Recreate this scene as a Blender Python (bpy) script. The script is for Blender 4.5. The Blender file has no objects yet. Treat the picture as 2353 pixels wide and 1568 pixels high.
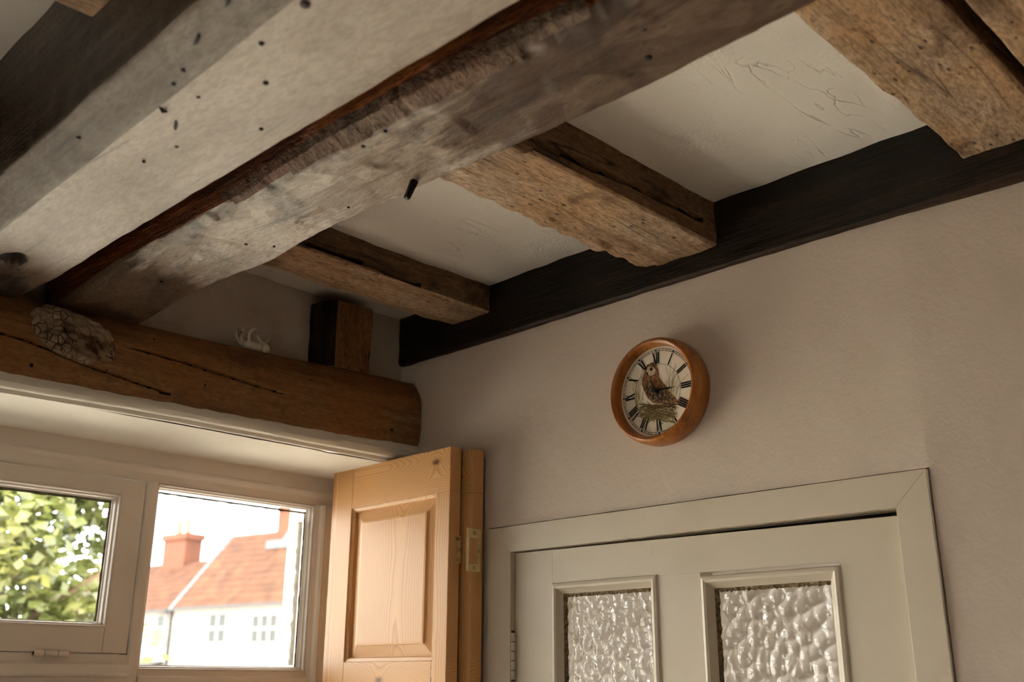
import bpy, bmesh, math, random
import numpy as np
from mathutils import Vector, Matrix, noise

# ------------------------------------------------------------------ camera, world, light
SC = bpy.context.scene
COL = SC.collection
EYE = 1.6
FPX = 2335.0
cam_d = bpy.data.cameras.new('camera')
cam = bpy.data.objects.new('camera', cam_d)
COL.objects.link(cam)
cam_d.sensor_width = 36.0
cam_d.lens = 36.0 * FPX / 2353.0
cam_d.clip_start = 0.02
cam_d.clip_end = 500
RM = Matrix(((0.70439087, -0.22698427, -0.67254118),
             (-0.70980412, -0.22069944, -0.66893189),
             (0.00340755, 0.94856202, -0.31657304)))
cam.matrix_world = Matrix.Translation((0, 0, EYE)) @ RM.to_4x4()
cam_d.dof.use_dof = True
cam_d.dof.focus_distance = 1.80
cam_d.dof.aperture_fstop = 4.5
SC.camera = cam

w = bpy.data.worlds.new('overcast_sky')
SC.world = w
w.use_nodes = True
wb = w.node_tree.nodes['Background']
wb.inputs['Color'].default_value = (1.0, 0.975, 0.955, 1)
wb.inputs['Strength'].default_value = 13.0

sun_d = bpy.data.lights.new('sun', 'SUN')
sun_d.energy = 26.0
sun_d.angle = math.radians(4)
sun_d.color = (1.0, 0.93, 0.82)
sun = bpy.data.objects.new('sun', sun_d)
COL.objects.link(sun)
sun.rotation_euler = Vector((0.70, 0.25, -0.67)).to_track_quat('-Z', 'Y').to_euler()

SC.view_settings.view_transform = 'Standard'
SC.view_settings.look = 'None'
SC.view_settings.gamma = 1.0
SC.view_settings.use_curve_mapping = False
SC.view_settings.exposure = 0.0
SC.cycles.use_denoising = True
SC.cycles.max_bounces = 8
SC.cycles.diffuse_bounces = 4
SC.cycles.transmission_bounces = 8
SC.cycles.transparent_max_bounces = 12
SC.cycles.sample_clamp_indirect = 6.0
SC.cycles.use_adaptive_sampling = True
SC.cycles.adaptive_threshold = 0.06
SC.cycles.adaptive_min_samples = 16
SC.cycles.time_limit = 1050
SC.cycles.use_auto_tile = False

def portal(name, loc, rot, sx, sy):
    d = bpy.data.lights.new(name, 'AREA')
    d.shape = 'RECTANGLE'; d.size = sx; d.size_y = sy
    d.cycles.is_portal = True
    o = bpy.data.objects.new(name, d)
    COL.objects.link(o)
    o.location = loc; o.rotation_euler = rot
    return o
portal('window_portal', (0.44, 2.30, 1.48), (math.radians(-90), 0, 0), 2.12, 1.20)
portal('fill_window_portal', (-2.72, -0.5, 1.3), (0, math.radians(-90), 0), 0.82, 0.72)  # portal of the added side window
portal('fill_rooflight_portal', (2.4, 1.0, 2.56), (0, 0, 0), 1.12, 1.42)  # portal of the added passage rooflight

# ------------------------------------------------------------------ helpers
def S(r, g, b):
    f = lambda c: (c/255/12.92) if c/255 <= 0.04045 else ((c/255+0.055)/1.055)**2.4
    return (f(r), f(g), f(b), 1.0)

def fbm(x, y, z, o=3):
    s = 0; a = 1; t = 0
    for i in range(o):
        s += a*noise.noise((x, y, z)); t += a
        x *= 2.03; y *= 2.03; z *= 2.03; a *= 0.5
    return s/t

def tag(o, label=None, cat=None, group=None, kind=None):
    if label: o['label'] = label
    if cat: o['category'] = cat
    if group: o['group'] = group
    if kind: o['kind'] = kind
    return o

def empty(name, loc, parent=None):
    o = bpy.data.objects.new(name, None)
    COL.objects.link(o)
    o.empty_display_size = 0.05
    place(o, loc, parent)
    return o

WP = {}
def place(o, loc, parent=None):
    loc = Vector(loc)
    WP[o.name] = loc
    if parent is not None:
        o.parent = parent
        o.location = loc - WP[parent.name]
    else:
        o.location = loc

def mesh_obj(name, verts, faces, mat, parent=None, origin=None, smooth=False, sharp=None):
    V = [Vector(v) for v in verts]
    if origin is None:
        lo = Vector((min(v.x for v in V), min(v.y for v in V), min(v.z for v in V)))
        hi = Vector((max(v.x for v in V), max(v.y for v in V), max(v.z for v in V)))
        origin = (lo+hi)/2
    origin = Vector(origin)
    me = bpy.data.meshes.new(name)
    me.from_pydata([tuple(v-origin) for v in V], [], faces)
    me.update()
    if smooth:
        me.polygons.foreach_set('use_smooth', [True]*len(me.polygons))
        if sharp: me.set_sharp_from_angle(angle=math.radians(sharp))
    if mat: me.materials.append(mat)
    o = bpy.data.objects.new(name, me)
    COL.objects.link(o)
    place(o, origin, parent)
    return o

def bm_obj(name, bm, mat, parent=None, origin=None, smooth=False, sharp=35):
    bmesh.ops.recalc_face_normals(bm, faces=bm.faces[:])
    bm.verts.index_update()
    vs = [v.co.copy() for v in bm.verts]
    fs = [[v.index for v in f.verts] for f in bm.faces]
    bm.free()
    return mesh_obj(name, vs, fs, mat, parent, origin, smooth, sharp)

def bm_box(bm, x0, x1, y0, y1, z0, z1, bev=0.0, seg=2):
    r = bmesh.ops.create_cube(bm, size=1.0)
    vs = r['verts']
    for v in vs:
        v.co = Vector(((x0+x1)/2 + v.co.x*(x1-x0), (y0+y1)/2 + v.co.y*(y1-y0), (z0+z1)/2 + v.co.z*(z1-z0)))
    if bev > 0:
        es = list({e for v in vs for e in v.link_edges})
        bmesh.ops.bevel(bm, geom=es, offset=bev, segments=seg, affect='EDGES', profile=0.6)

def box(name, x0, x1, y0, y1, z0, z1, mat, parent=None, bev=0.0015, seg=2, origin=None):
    bm = bmesh.new()
    bm_box(bm, x0, x1, y0, y1, z0, z1, bev, seg)
    return bm_obj(name, bm, mat, parent, origin, smooth=False)

def prism(name, poly, axis, a0, a1, mat, parent=None, bev=0.0, smooth=False, origin=None):
    """poly: 2D outline; axis X -> (y,z), Y -> (x,z), Z -> (x,y)."""
    bm = bmesh.new()
    def P(l, p):
        return {'X': (l, p[0], p[1]), 'Y': (p[0], l, p[1]), 'Z': (p[0], p[1], l)}[axis]
    A = [bm.verts.new(P(a0, p)) for p in poly]
    B = [bm.verts.new(P(a1, p)) for p in poly]
    n = len(poly)
    for i in range(n):
        bm.faces.new((A[i], A[(i+1) % n], B[(i+1) % n], B[i]))
    bm.faces.new(A); bm.faces.new(B[::-1])
    if bev > 0:
        bmesh.ops.bevel(bm, geom=bm.edges[:], offset=bev, segments=2, affect='EDGES', profile=0.6)
    return bm_obj(name, bm, mat, parent, origin, smooth=smooth, sharp=28)

def tube_mesh(bm, pts, radii, n=10):
    rings = []
    prev = None
    for i, p in enumerate(pts):
        p = Vector(p)
        t = (Vector(pts[min(i+1, len(pts)-1)]) - Vector(pts[max(i-1, 0)])).normalized()
        ref = Vector((0, 0, 1)) if abs(t.z) < 0.9 else Vector((1, 0, 0))
        if prev is not None: ref = prev
        u = t.cross(ref).normalized(); v = t.cross(u).normalized()
        prev = -v if False else ref
        r = radii[i] if isinstance(radii, (list, tuple)) else radii
        rings.append([bm.verts.new(p + u*r*math.cos(2*math.pi*k/n) + v*r*math.sin(2*math.pi*k/n)) for k in range(n)])
    for a, b in zip(rings, rings[1:]):
        for k in range(n):
            bm.faces.new((a[k], a[(k+1) % n], b[(k+1) % n], b[k]))
    bm.faces.new(rings[0]); bm.faces.new(rings[-1][::-1])

def tube(name, pts, radii, mat, parent=None, n=10, origin=None):
    bm = bmesh.new()
    tube_mesh(bm, pts, radii, n)
    return bm_obj(name, bm, mat, parent, origin, smooth=True, sharp=50)

def lathe(name, prof, axis, centre, mat, parent=None, n=64, closed=True, origin=None):
    """prof: (r, h) pairs; axis is a unit vector h runs along."""
    ax = Vector(axis).normalized()
    ref = Vector((0, 0, 1)) if abs(ax.z) < 0.9 else Vector((1, 0, 0))
    u = ax.cross(ref).normalized(); v = ax.cross(u).normalized()
    c = Vector(centre)
    bm = bmesh.new()
    rings = []
    for r, h in prof:
        rings.append([bm.verts.new(c + ax*h + (u*math.cos(2*math.pi*k/n) + v*math.sin(2*math.pi*k/n))*max(r, 1e-5)) for k in range(n)])
    m = len(rings)
    for i in range(m if closed else m-1):
        a = rings[i]; b = rings[(i+1) % m]
        for k in range(n):
            bm.faces.new((a[k], a[(k+1) % n], b[(k+1) % n], b[k]))
    return bm_obj(name, bm, mat, parent, origin, smooth=True, sharp=45)

def resample(poly, ds, rad):
    """closed polygon with rounded corners, resampled; returns points and outward normals."""
    n = len(poly)
    P = [Vector((p[0], p[1])) for p in poly]
    out = []
    for i in range(n):
        p, a, b = P[i], P[i-1], P[(i+1) % n]
        da = (a-p); db = (b-p)
        r = min(rad, da.length*0.45, db.length*0.45)
        s = p + da.normalized()*r; e = p + db.normalized()*r
        for k in range(4):
            t = k/3
            out.append(s*(1-t)**2 + p*2*t*(1-t) + e*t*t)
    full = []
    m = len(out)
    for i in range(m):
        a, b = out[i], out[(i+1) % m]
        L = (b-a).length
        k = max(1, int(L/ds))
        for j in range(k):
            full.append(a + (b-a)*j/k)
    area = sum(full[i].x*full[(i+1) % len(full)].y - full[(i+1) % len(full)].x*full[i].y for i in range(len(full)))
    if area < 0: full.reverse()
    nor = []
    for i in range(len(full)):
        t = full[(i+1) % len(full)] - full[i-1]
        nor.append(Vector((t.y, -t.x)).normalized())
    return full, nor

def timber(name, axis, poly, l0, l1, mat, amp=0.004, seed=0, ds=0.009, dl=0.010, rad=0.006, parent=None,
           warp=None, extra=None, fl=3.0, fa=14.0, origin=None, mat2=None, choose=None):
    pts, nor = resample(poly, ds, rad)
    n = len(pts)
    m = max(2, int((l1-l0)/dl))
    verts = []; faces = []
    for i in range(m+1):
        l = l0 + (l1-l0)*i/m
        for p, q in zip(pts, nor):
            a, b = p.x, p.y
            d = amp*(fbm(l*fl+seed*7.1, a*fa+seed, b*fa-seed, 3)*1.6 + 0.45*noise.noise((l*28+seed, a*60, b*60)))
            if extra: d += extra(l, a, b, q)
            a += q.x*d; b += q.y*d
            if warp: a, b = warp(l, a, b)
            verts.append({'X': (l, a, b), 'Y': (a, l, b), 'Z': (a, b, l)}[axis])
    for i in range(m):
        for k in range(n):
            k2 = (k+1) % n
            f = (i*n+k, i*n+k2, (i+1)*n+k2, (i+1)*n+k)
            faces.append(f if axis != 'Y' else f[::-1])
    c0 = tuple(range(n)); c1 = tuple(range(m*n, m*n+n))
    faces.append(c0[::-1] if axis != 'Y' else c0); faces.append(c1 if axis != 'Y' else c1[::-1])
    o = mesh_obj(name, verts, faces, mat, parent, origin, smooth=True, sharp=60)
    if mat2 is not None:
        for mm in (mat2 if isinstance(mat2, list) else [mat2]): o.data.materials.append(mm)
        idx = []
        for i in range(m):
            l = l0 + (l1-l0)*(i+0.5)/m
            for k in range(n): idx.append(int(choose(l, pts[k].x, pts[k].y, nor[k])))
        idx += [0, 0]
        o.data.polygons.foreach_set('material_index', idx)
    return o

def grid(name, fn, us, vs, mat, parent=None, origin=None, flip=False, smooth=True):
    verts = []; faces = []
    nu, nv = len(us), len(vs)
    for u in us:
        for v in vs: verts.append(fn(u, v))
    for i in range(nu-1):
        for j in range(nv-1):
            f = (i*nv+j, (i+1)*nv+j, (i+1)*nv+j+1, i*nv+j+1)
            faces.append(f[::-1] if flip else f)
    return mesh_obj(name, verts, faces, mat, parent, origin, smooth=smooth, sharp=40)

def lin(a, b, step):
    n = max(1, int(round(abs(b-a)/step)))
    return [a + (b-a)*i/n for i in range(n+1)]
# ------------------------------------------------------------------ materials
class NT:
    def __init__(self, name):
        self.m = bpy.data.materials.new(name)
        self.m.use_nodes = True
        self.t = self.m.node_tree
        self.b = self.t.nodes['Principled BSDF']
        self.out = self.t.nodes['Material Output']
        self.co = self.t.nodes.new('ShaderNodeTexCoord').outputs['Object']
    def put(self, sock, v):
        if isinstance(v, bpy.types.NodeSocket): self.t.links.new(v, sock)
        elif v is not None:
            if isinstance(v, (tuple, list)) and len(v) == 3 and len(sock.default_value) == 4: v = (*v, 1)
            sock.default_value = v
    def node(self, typ, props=None, **ins):
        n = self.t.nodes.new(typ)
        for k, v in (props or {}).items(): setattr(n, k, v)
        for k, v in ins.items(): self.put(n.inputs[k.replace('_', ' ')], v)
        return n
    def map(self, scale=(1, 1, 1), loc=(0, 0, 0), rot=(0, 0, 0), co=None):
        n = self.t.nodes.new('ShaderNodeMapping')
        self.put(n.inputs['Vector'], co or self.co)
        n.inputs['Scale'].default_value = scale; n.inputs['Location'].default_value = loc; n.inputs['Rotation'].default_value = rot
        return n.outputs[0]
    def noise(self, v, scale=1, detail=4, rough=0.55, dist=0, out='Fac'):
        n = self.node('ShaderNodeTexNoise', Vector=v, Scale=scale, Detail=detail, Roughness=rough, Distortion=dist)
        return n.outputs[out]
    def vor(self, v, scale=1, feature='F1', rnd=1, out='Distance', smooth=None):
        n = self.node('ShaderNodeTexVoronoi', {'feature': feature}, Vector=v, Scale=scale, Randomness=rnd)
        return n.outputs[out]
    def math(self, op, a, b=None, c=None, clamp=False):
        n = self.t.nodes.new('ShaderNodeMath'); n.operation = op; n.use_clamp = clamp
        self.put(n.inputs[0], a); self.put(n.inputs[1], b)
        if c is not None: self.put(n.inputs[2], c)
        return n.outputs[0]
    def ramp(self, f, stops, interp='LINEAR'):
        n = self.t.nodes.new('ShaderNodeValToRGB')
        self.put(n.inputs[0], f)
        cr = n.color_ramp; cr.interpolation = interp
        while len(cr.elements) < len(stops): cr.elements.new(0.5)
        for e, (p, c) in zip(cr.elements, stops):
            e.position = p
            e.color = c if isinstance(c, (tuple, list)) else (c, c, c, 1)
        return n.outputs['Color']
    def mix(self, f, a, b, mode='MIX'):
        n = self.t.nodes.new('ShaderNodeMix'); n.data_type = 'RGBA'; n.blend_type = mode
        self.put(n.inputs[0], f); self.put(n.inputs[6], a); self.put(n.inputs[7], b)
        return n.outputs[2]
    def sep(self, v=None):
        n = self.t.nodes.new('ShaderNodeSeparateXYZ'); self.put(n.inputs[0], v or self.co)
        return n.outputs
    def bump(self, h, strength=0.3, dist=0.002, prev=None):
        n = self.t.nodes.new('ShaderNodeBump')
        n.inputs['Strength'].default_value = strength; n.inputs['Distance'].default_value = dist
        self.put(n.inputs['Height'], h)
        if prev is not None: self.put(n.inputs['Normal'], prev)
        return n.outputs[0]
    def done(self, col=None, rough=0.6, normal=None, spec=0.4, metal=0.0, coat=0.0):
        self.put(self.b.inputs['Base Color'], col)
        self.put(self.b.inputs['Roughness'], rough)
        self.put(self.b.inputs['Specular IOR Level'], spec)
        self.b.inputs['Metallic'].default_value = metal
        self.b.inputs['Coat Weight'].default_value = coat
        if normal is not None: self.put(self.b.inputs['Normal'], normal)
        return self.m

def ax_scale(axis, al, ac):
    return tuple(al if 'XYZ'[i] == axis else ac for i in range(3))

def plaster(name, col, col2, bump=0.35, fine=160, mottle=3.0, scratches=False, rough=0.75):
    t = NT(name)
    big = t.noise(t.co, mottle, 5, 0.6)
    c = t.mix(t.ramp(big, [(0.3, 0.0), (0.7, 1.0)]), col, col2)
    f1 = t.noise(t.co, fine, 2, 0.6)
    f2 = t.noise(t.co, 34, 3, 0.6)
    n = t.bump(t.math('ADD', t.math('MULTIPLY', f1, 0.35), f2), bump, 0.004)
    if scratches:
        wv = t.noise(t.map((4, 22, 1), rot=(0, 0, 0.5)), 1.0, 2, 0.4, 1.2)
        line = t.ramp(t.math('ABSOLUTE', t.math('SUBTRACT', wv, 0.5)), [(0.0, 1.0), (0.012, 0.0)])
        msk = t.ramp(t.noise(t.map(loc=(3, 1, 0)), 5.5, 2), [(0.56, 0.0), (0.66, 1.0)])
        ln = t.math('MULTIPLY', line, msk)
        n = t.bump(t.math('SUBTRACT', 1.0, ln), 0.5, 0.004, n)
        grit = t.ramp(t.noise(t.map(loc=(7, 2, 0)), 6, 2), [(0.52, 0.0), (0.62, 1.0)])
        g = t.math('MULTIPLY', grit, t.noise(t.co, 140, 2))
        n = t.bump(g, 0.9, 0.004, n)
        c = t.mix(t.math('MULTIPLY', ln, 0.20), c, (0.25, 0.19, 0.13, 1))
    return t.done(c, rough, n, 0.25)

def paint(name, col, dirt, axis='Z', rough=0.38, bump=0.25):
    t = NT(name)
    br = t.noise(t.map(ax_scale(axis, 6, 160)), 1, 3, 0.6)
    big = t.noise(t.co, 6, 4, 0.6)
    c = t.mix(t.ramp(big, [(0.42, 0.0), (0.75, 0.35)]), col, dirt)
    ch = t.ramp(t.noise(t.co, 46, 3, 0.7), [(0.72, 0.0), (0.76, 0.6)])
    c = t.mix(ch, c, dirt)
    n = t.bump(br, bump, 0.0012)
    n = t.bump(t.noise(t.co, 22, 3), bump, 0.002, n)
    return t.done(c, rough, n, 0.45)

def old_wood(name, axis, dark, mid, light, patch=None, wash=None, wash_lo=0.45, wash_hi=0.6, rough=0.6,
             crack=0.6, worm=0.6, al=2.2, ac=26, seed=0, bump=0.5, wash_grad=None, knots=0.0, spec=0.3, big=4.0, facets=None, stain=None, grit=0.4, smudge=None):
    t = NT(name)
    L = (seed*3.17, seed*1.91, seed*2.3)
    v = t.map(ax_scale(axis, al, ac), L)
    warp = t.noise(t.map((1, 1, 1), L), 5, 2, 0.5, out='Color')
    n1 = t.noise(v, 1.0, 5, 0.62, 0.6)
    n2 = t.noise(t.map(ax_scale(axis, al*2.2, ac*5), L), 1.0, 3, 0.6)
    g = t.math('ADD', t.math('MULTIPLY', n1, 0.7), t.math('MULTIPLY', n2, 0.3))
    c = t.ramp(g, [(0.32, dark), (0.47, mid), (0.66, light)])
    bign = t.noise(t.map((1, 1, 1), L), big, 4, 0.62)
    if patch:
        c = t.mix(t.ramp(bign, [(0.44, 0.0), (0.60, 0.85)]), c, patch)
    if False:
        fc = t.node('ShaderNodeTexVoronoi', {'feature': 'F1'}, Vector=t.map(ax_scale(axis, 9, 17), L, co=None), Scale=1.0).outputs['Color']
        fb = t.sep(fc)[0]
        c = t.mix(t.math('MULTIPLY', t.ramp(fb, [(0.3, 0.0), (0.75, 1.0)]), facets[1]), c, facets[0])
    if wash:
        wn = t.noise(t.map(ax_scale(axis, 3.0, 9.0), (L[0]+5, L[1], L[2])), 1.0, 5, 0.65)
        if wash_grad:   # (component, from, to, gain): worn limewash by position, partly painted light falloff
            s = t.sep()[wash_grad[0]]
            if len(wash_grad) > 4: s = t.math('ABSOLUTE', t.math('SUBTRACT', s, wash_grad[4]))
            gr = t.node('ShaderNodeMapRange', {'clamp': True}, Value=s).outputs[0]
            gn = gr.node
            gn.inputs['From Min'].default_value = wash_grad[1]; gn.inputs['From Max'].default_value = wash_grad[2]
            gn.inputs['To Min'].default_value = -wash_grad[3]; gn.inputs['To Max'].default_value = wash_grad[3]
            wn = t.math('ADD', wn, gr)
        wn = t.math('ADD', wn, t.math('MULTIPLY', t.math('SUBTRACT', n2, 0.5), 0.35))
        wm = t.ramp(wn, [(wash_lo, 0.0), (wash_hi, 1.0)])
        wc = t.mix(t.ramp(t.noise(t.map(ax_scale(axis, 3, 14), L), 1, 5), [(0.35, 0.0), (0.7, 1.0)]), wash[0], wash[1])
        c = t.mix(wm, c, wc)
    if facets:   # adze facets, each a little lighter or darker
        fv = t.node('ShaderNodeTexVoronoi', {'feature': 'F1'}, Vector=t.map(ax_scale(axis, 7, 15), L), Scale=1.0).outputs['Color']
        c = t.mix(t.math('MULTIPLY', t.ramp(t.sep(fv)[0], [(0.45, 0.0), (0.62, 1.0)]), facets[1]), c, facets[0])
    if smudge:
        sm = t.ramp(t.noise(t.map(ax_scale(axis, 3.5, 8), (L[0]+4, L[1], L[2]+2)), 1.0, 4, 0.6), [(0.48, 0.0), (0.70, smudge[1])])
        c = t.mix(sm, c, smudge[0])
    hgt = g
    if stain:
        st = t.ramp(t.noise(t.map((1, 1, 1), (L[0]+9, L[1]+4, L[2])), 7, 5, 0.7), [(0.55, 0.0), (0.66, 0.8)])
        c = t.mix(st, c, stain)
    # long drying cracks along the grain
    if crack > 0:
        cv = t.noise(t.map(ax_scale(axis, 1.1, 13), (L[0]+2, L[1]+8, L[2]+1)), 1.0, 2.5, 0.5, 0.3)
        ln = t.ramp(t.math('ABSOLUTE', t.math('SUBTRACT', cv, 0.5)), [(0.0, 1.0), (0.010, 0.0)])
        mk = t.ramp(t.noise(t.map((1, 1, 1), (L[0]+1, 3, 5)), 4.5, 2), [(0.50, 0.0), (0.58, 1.0)])
        lm = t.math('MULTIPLY', t.math('MULTIPLY', ln, mk), crack)
        c = t.mix(lm, c, (0.006, 0.004, 0.003, 1))
        hgt = t.math('SUBTRACT', hgt, t.math('MULTIPLY', lm, 1.2))
    # worm and nail holes
    if worm > 0:
        vv = t.map(ax_scale(axis, 0.55, 1.0), L)
        d = t.vor(vv, 52)
        hole = t.ramp(t.math('ADD', d, t.math('MULTIPLY', n2, 0.14)), [(0.13, 1.0), (0.22, 0.0)])
        mk = t.ramp(t.noise(t.map((1, 1, 1), (L[0]+6, L[1], 2)), 11, 2), [(0.50, 0.0), (0.57, 1.0)])
        d2 = t.vor(t.map(ax_scale(axis, 0.4, 1.0), (L[0]+1.3, L[1], L[2])), 85)
        hole2 = t.math('MULTIPLY', t.ramp(d2, [(0.16, 1.0), (0.24, 0.0)]), t.ramp(t.noise(t.map((1, 1, 1), (1, L[1]+3, 2)), 8, 2), [(0.53, 0.0), (0.6, 1.0)]))
        hm = t.math('MULTIPLY', t.math('MAXIMUM', t.math('MULTIPLY', hole, mk), hole2), worm)
        c = t.mix(hm, c, (0.012, 0.007, 0.004, 1))
        hgt = t.math('SUBTRACT', hgt, t.math('MULTIPLY', hm, 0.9))
    if grit > 0:
        gn = t.noise(t.map(ax_scale(axis, 60, 190), L), 1.0, 3, 0.7)
        c = t.mix(t.math('MULTIPLY', t.ramp(gn, [(0.42, 0.0), (0.60, 1.0)]), grit), c, dark)
        g = t.math('SUBTRACT', g, t.math('MULTIPLY', gn, 0.4))
    n = t.bump(g, bump, 0.006)
    return t.done(c, rough, n, spec)

def pine(name, axis, pith, freq=150, base=(0.70, 0.40, 0.165, 1), ring=(0.42, 0.175, 0.048, 1), seed=0, knot=None, wobble=0.03):
    """solid wood: growth rings round a pith line running along the board."""
    t = NT(name)
    s = t.sep()
    idx = [i for i in range(3) if 'XYZ'[i] != axis]
    wob = t.noise(t.map(ax_scale(axis, 2.2, 5), (seed, seed*2, 0)), 1.0, 3, 0.5, out='Color')
    ws = t.sep(wob)
    a = t.math('ADD', t.math('SUBTRACT', s[idx[0]], pith[0]), t.math('MULTIPLY', t.math('SUBTRACT', ws[0], 0.5), wobble))
    b = t.math('ADD', t.math('SUBTRACT', s[idx[1]], pith[1]), t.math('MULTIPLY', t.math('SUBTRACT', ws[1], 0.5), wobble))
    r = t.math('SQRT', t.math('ADD', t.math('MULTIPLY', a, a), t.math('MULTIPLY', b, b)))
    if knot:
        kd = t.node('ShaderNodeVectorMath', {'operation': 'DISTANCE'})
        t.put(kd.inputs[0], t.map(ax_scale(axis, 0.55, 1.0))); kd.inputs[1].default_value = tuple(knot[i]*(0.55 if 'XYZ'[i] == axis else 1) for i in range(3))
        kk = kd.outputs['Value']
        r = t.math('ADD', r, t.math('MULTIPLY', t.ramp(kk, [(0.0, 1.0), (0.035, 0.35), (0.09, 0.0)]), 0.045))
    fr = t.math('FRACT', t.math('MULTIPLY', r, freq))
    rg = t.ramp(fr, [(0.0, 0.0), (0.62, 0.25), (0.90, 1.0), (1.0, 0.0)])
    fib = t.noise(t.map(ax_scale(axis, 8, 320), (seed, 0, 0)), 1, 3, 0.6)
    c = t.mix(t.math('MULTIPLY', rg, 0.75), base, ring)
    c = t.mix(t.math('MULTIPLY', fib, 0.22), c, ring)
    big = t.noise(t.map(ax_scale(axis, 1.5, 5), (seed*4, 1, 0)), 1, 2)
    c = t.mix(t.ramp(big, [(0.4, 0.0), (0.7, 0.3)]), c, (0.62, 0.29, 0.09, 1))
    if knot:
        c = t.mix(t.ramp(kk, [(0.004, 0.9), (0.009, 0.0)]), c, (0.16, 0.06, 0.02, 1))
    n = t.bump(fib, 0.12, 0.0006)
    return t.done(c, 0.42, n, 0.4)

def plain(name, col, rough=0.5, metal=0.0, spec=0.4, bump=0.0, scale=60, col2=None):
    t = NT(name)
    nz = t.noise(t.co, scale, 4, 0.6)
    c = t.mix(t.ramp(nz, [(0.35, 0.0), (0.7, 1.0)]), col, col2 or tuple(x*0.82 for x in col[:3])+(1,))
    n = t.bump(nz, bump, 0.002) if bump else None
    return t.done(c, rough, n, spec, metal)

def clear_glass(name):
    t = NT(name)
    nz = t.noise(t.co, 3.5, 2)
    tr = t.node('ShaderNodeBsdfTransparent', Color=(0.97, 0.985, 0.975, 1))
    gl = t.node('ShaderNodeBsdfGlossy', Roughness=0.02)
    t.put(gl.inputs['Normal'], t.bump(nz, 0.05, 0.003))
    fr = t.node('ShaderNodeFresnel', IOR=1.45)
    mx = t.node('ShaderNodeMixShader')
    t.put(mx.inputs[0], fr.outputs[0]); t.put(mx.inputs[1], tr.outputs[0]); t.put(mx.inputs[2], gl.outputs[0])
    t.t.links.new(mx.outputs[0], t.out.inputs[0])
    return t.m

def rough_glass(name):
    t = NT(name)
    t.b.inputs['Transmission Weight'].default_value = 1.0
    t.b.inputs['IOR'].default_value = 1.48
    return t.done((0.96, 0.955, 0.94, 1), 0.03, None, 0.5)

M = {}
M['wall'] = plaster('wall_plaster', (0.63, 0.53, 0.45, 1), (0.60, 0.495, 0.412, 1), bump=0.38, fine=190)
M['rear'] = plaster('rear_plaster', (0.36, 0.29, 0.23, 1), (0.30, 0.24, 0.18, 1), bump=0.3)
M['wall_b'] = plaster('infill_plaster', (0.56, 0.475, 0.395, 1), (0.42, 0.34, 0.27, 1), bump=0.45, mottle=7)
M['ceil'] = plaster('ceiling_plaster', (0.84, 0.79, 0.725, 1), (0.80, 0.745, 0.675, 1), bump=0.25, scratches=True)
M['reveal'] = plaster('reveal_plaster', (0.80, 0.75, 0.67, 1), (0.77, 0.72, 0.63, 1), bump=0.22)
M['floor'] = old_wood('floor_boards', 'Y', S(150, 132, 112), S(196, 180, 160), S(214, 200, 182), crack=0.3, worm=0, ac=14, bump=0.1, rough=0.45)
M['sash'] = paint('window_paint', (0.73, 0.65, 0.575, 1), (0.62, 0.53, 0.44, 1), 'X')
M['sashv'] = paint('window_paint_upright', (0.73, 0.65, 0.575, 1), (0.62, 0.53, 0.44, 1), 'Z')
M['door'] = paint('door_paint_upright', (0.62, 0.535, 0.42, 1), (0.52, 0.43, 0.315, 1), 'Z', bump=0.2)
M['doorh'] = paint('door_paint_level', (0.62, 0.535, 0.42, 1), (0.52, 0.43, 0.315, 1), 'Y', bump=0.2)
M['glass'] = clear_glass('window_glass')
M['rglass'] = rough_glass('hammered_glass')
M['putty'] = plain('dirty_putty', S(58, 40, 22), 0.85, bump=0.8, scale=140, col2=S(150, 128, 92))
M['black'] = plain('iron_black', (0.012, 0.010, 0.009, 1), 0.6, 0.3)
M['brass'] = plain('brass', (0.86, 0.70, 0.38, 1), 0.35, 0.55, col2=(0.80, 0.63, 0.32, 1))
M['screw'] = plain('screw_brass', (0.28, 0.19, 0.07, 1), 0.4, 1.0)
# ------------------------------------------------------------------ the room shell
def Z(r): return EYE + r
XD = 1.5            # door wall
YW = 1.88           # plaster infill above the lintel
ZC = Z(0.849)       # ceiling
X0, Y0 = -2.6, -2.8 # far sides of the room

def struct(o):
    o['kind'] = 'structure'
    return o

def wob(a, b, s, amp):
    return amp*fbm(a*2.2+s, b*2.2, s*1.7, 3) + amp*0.25*noise.noise((a*17, b*17, s))

# floor and ceiling
struct(grid('floor', lambda u, v: (u, v, 0.0), lin(X0, XD, 0.5), lin(Y0, YW+0.3, 0.5), M['floor']))
def ceil_pt(u, v):
    z = ZC + wob(u, v, 4.0, 0.010)
    return (u, v, z)
us = lin(X0, -0.2, 0.2) + lin(-0.2, XD+0.02, 0.018)[1:]
vs = lin(Y0, 0.1, 0.2) + lin(0.1, YW+0.03, 0.018)[1:]
struct(grid('ceiling', ceil_pt, us, vs, M['ceil'], flip=True))

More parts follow.
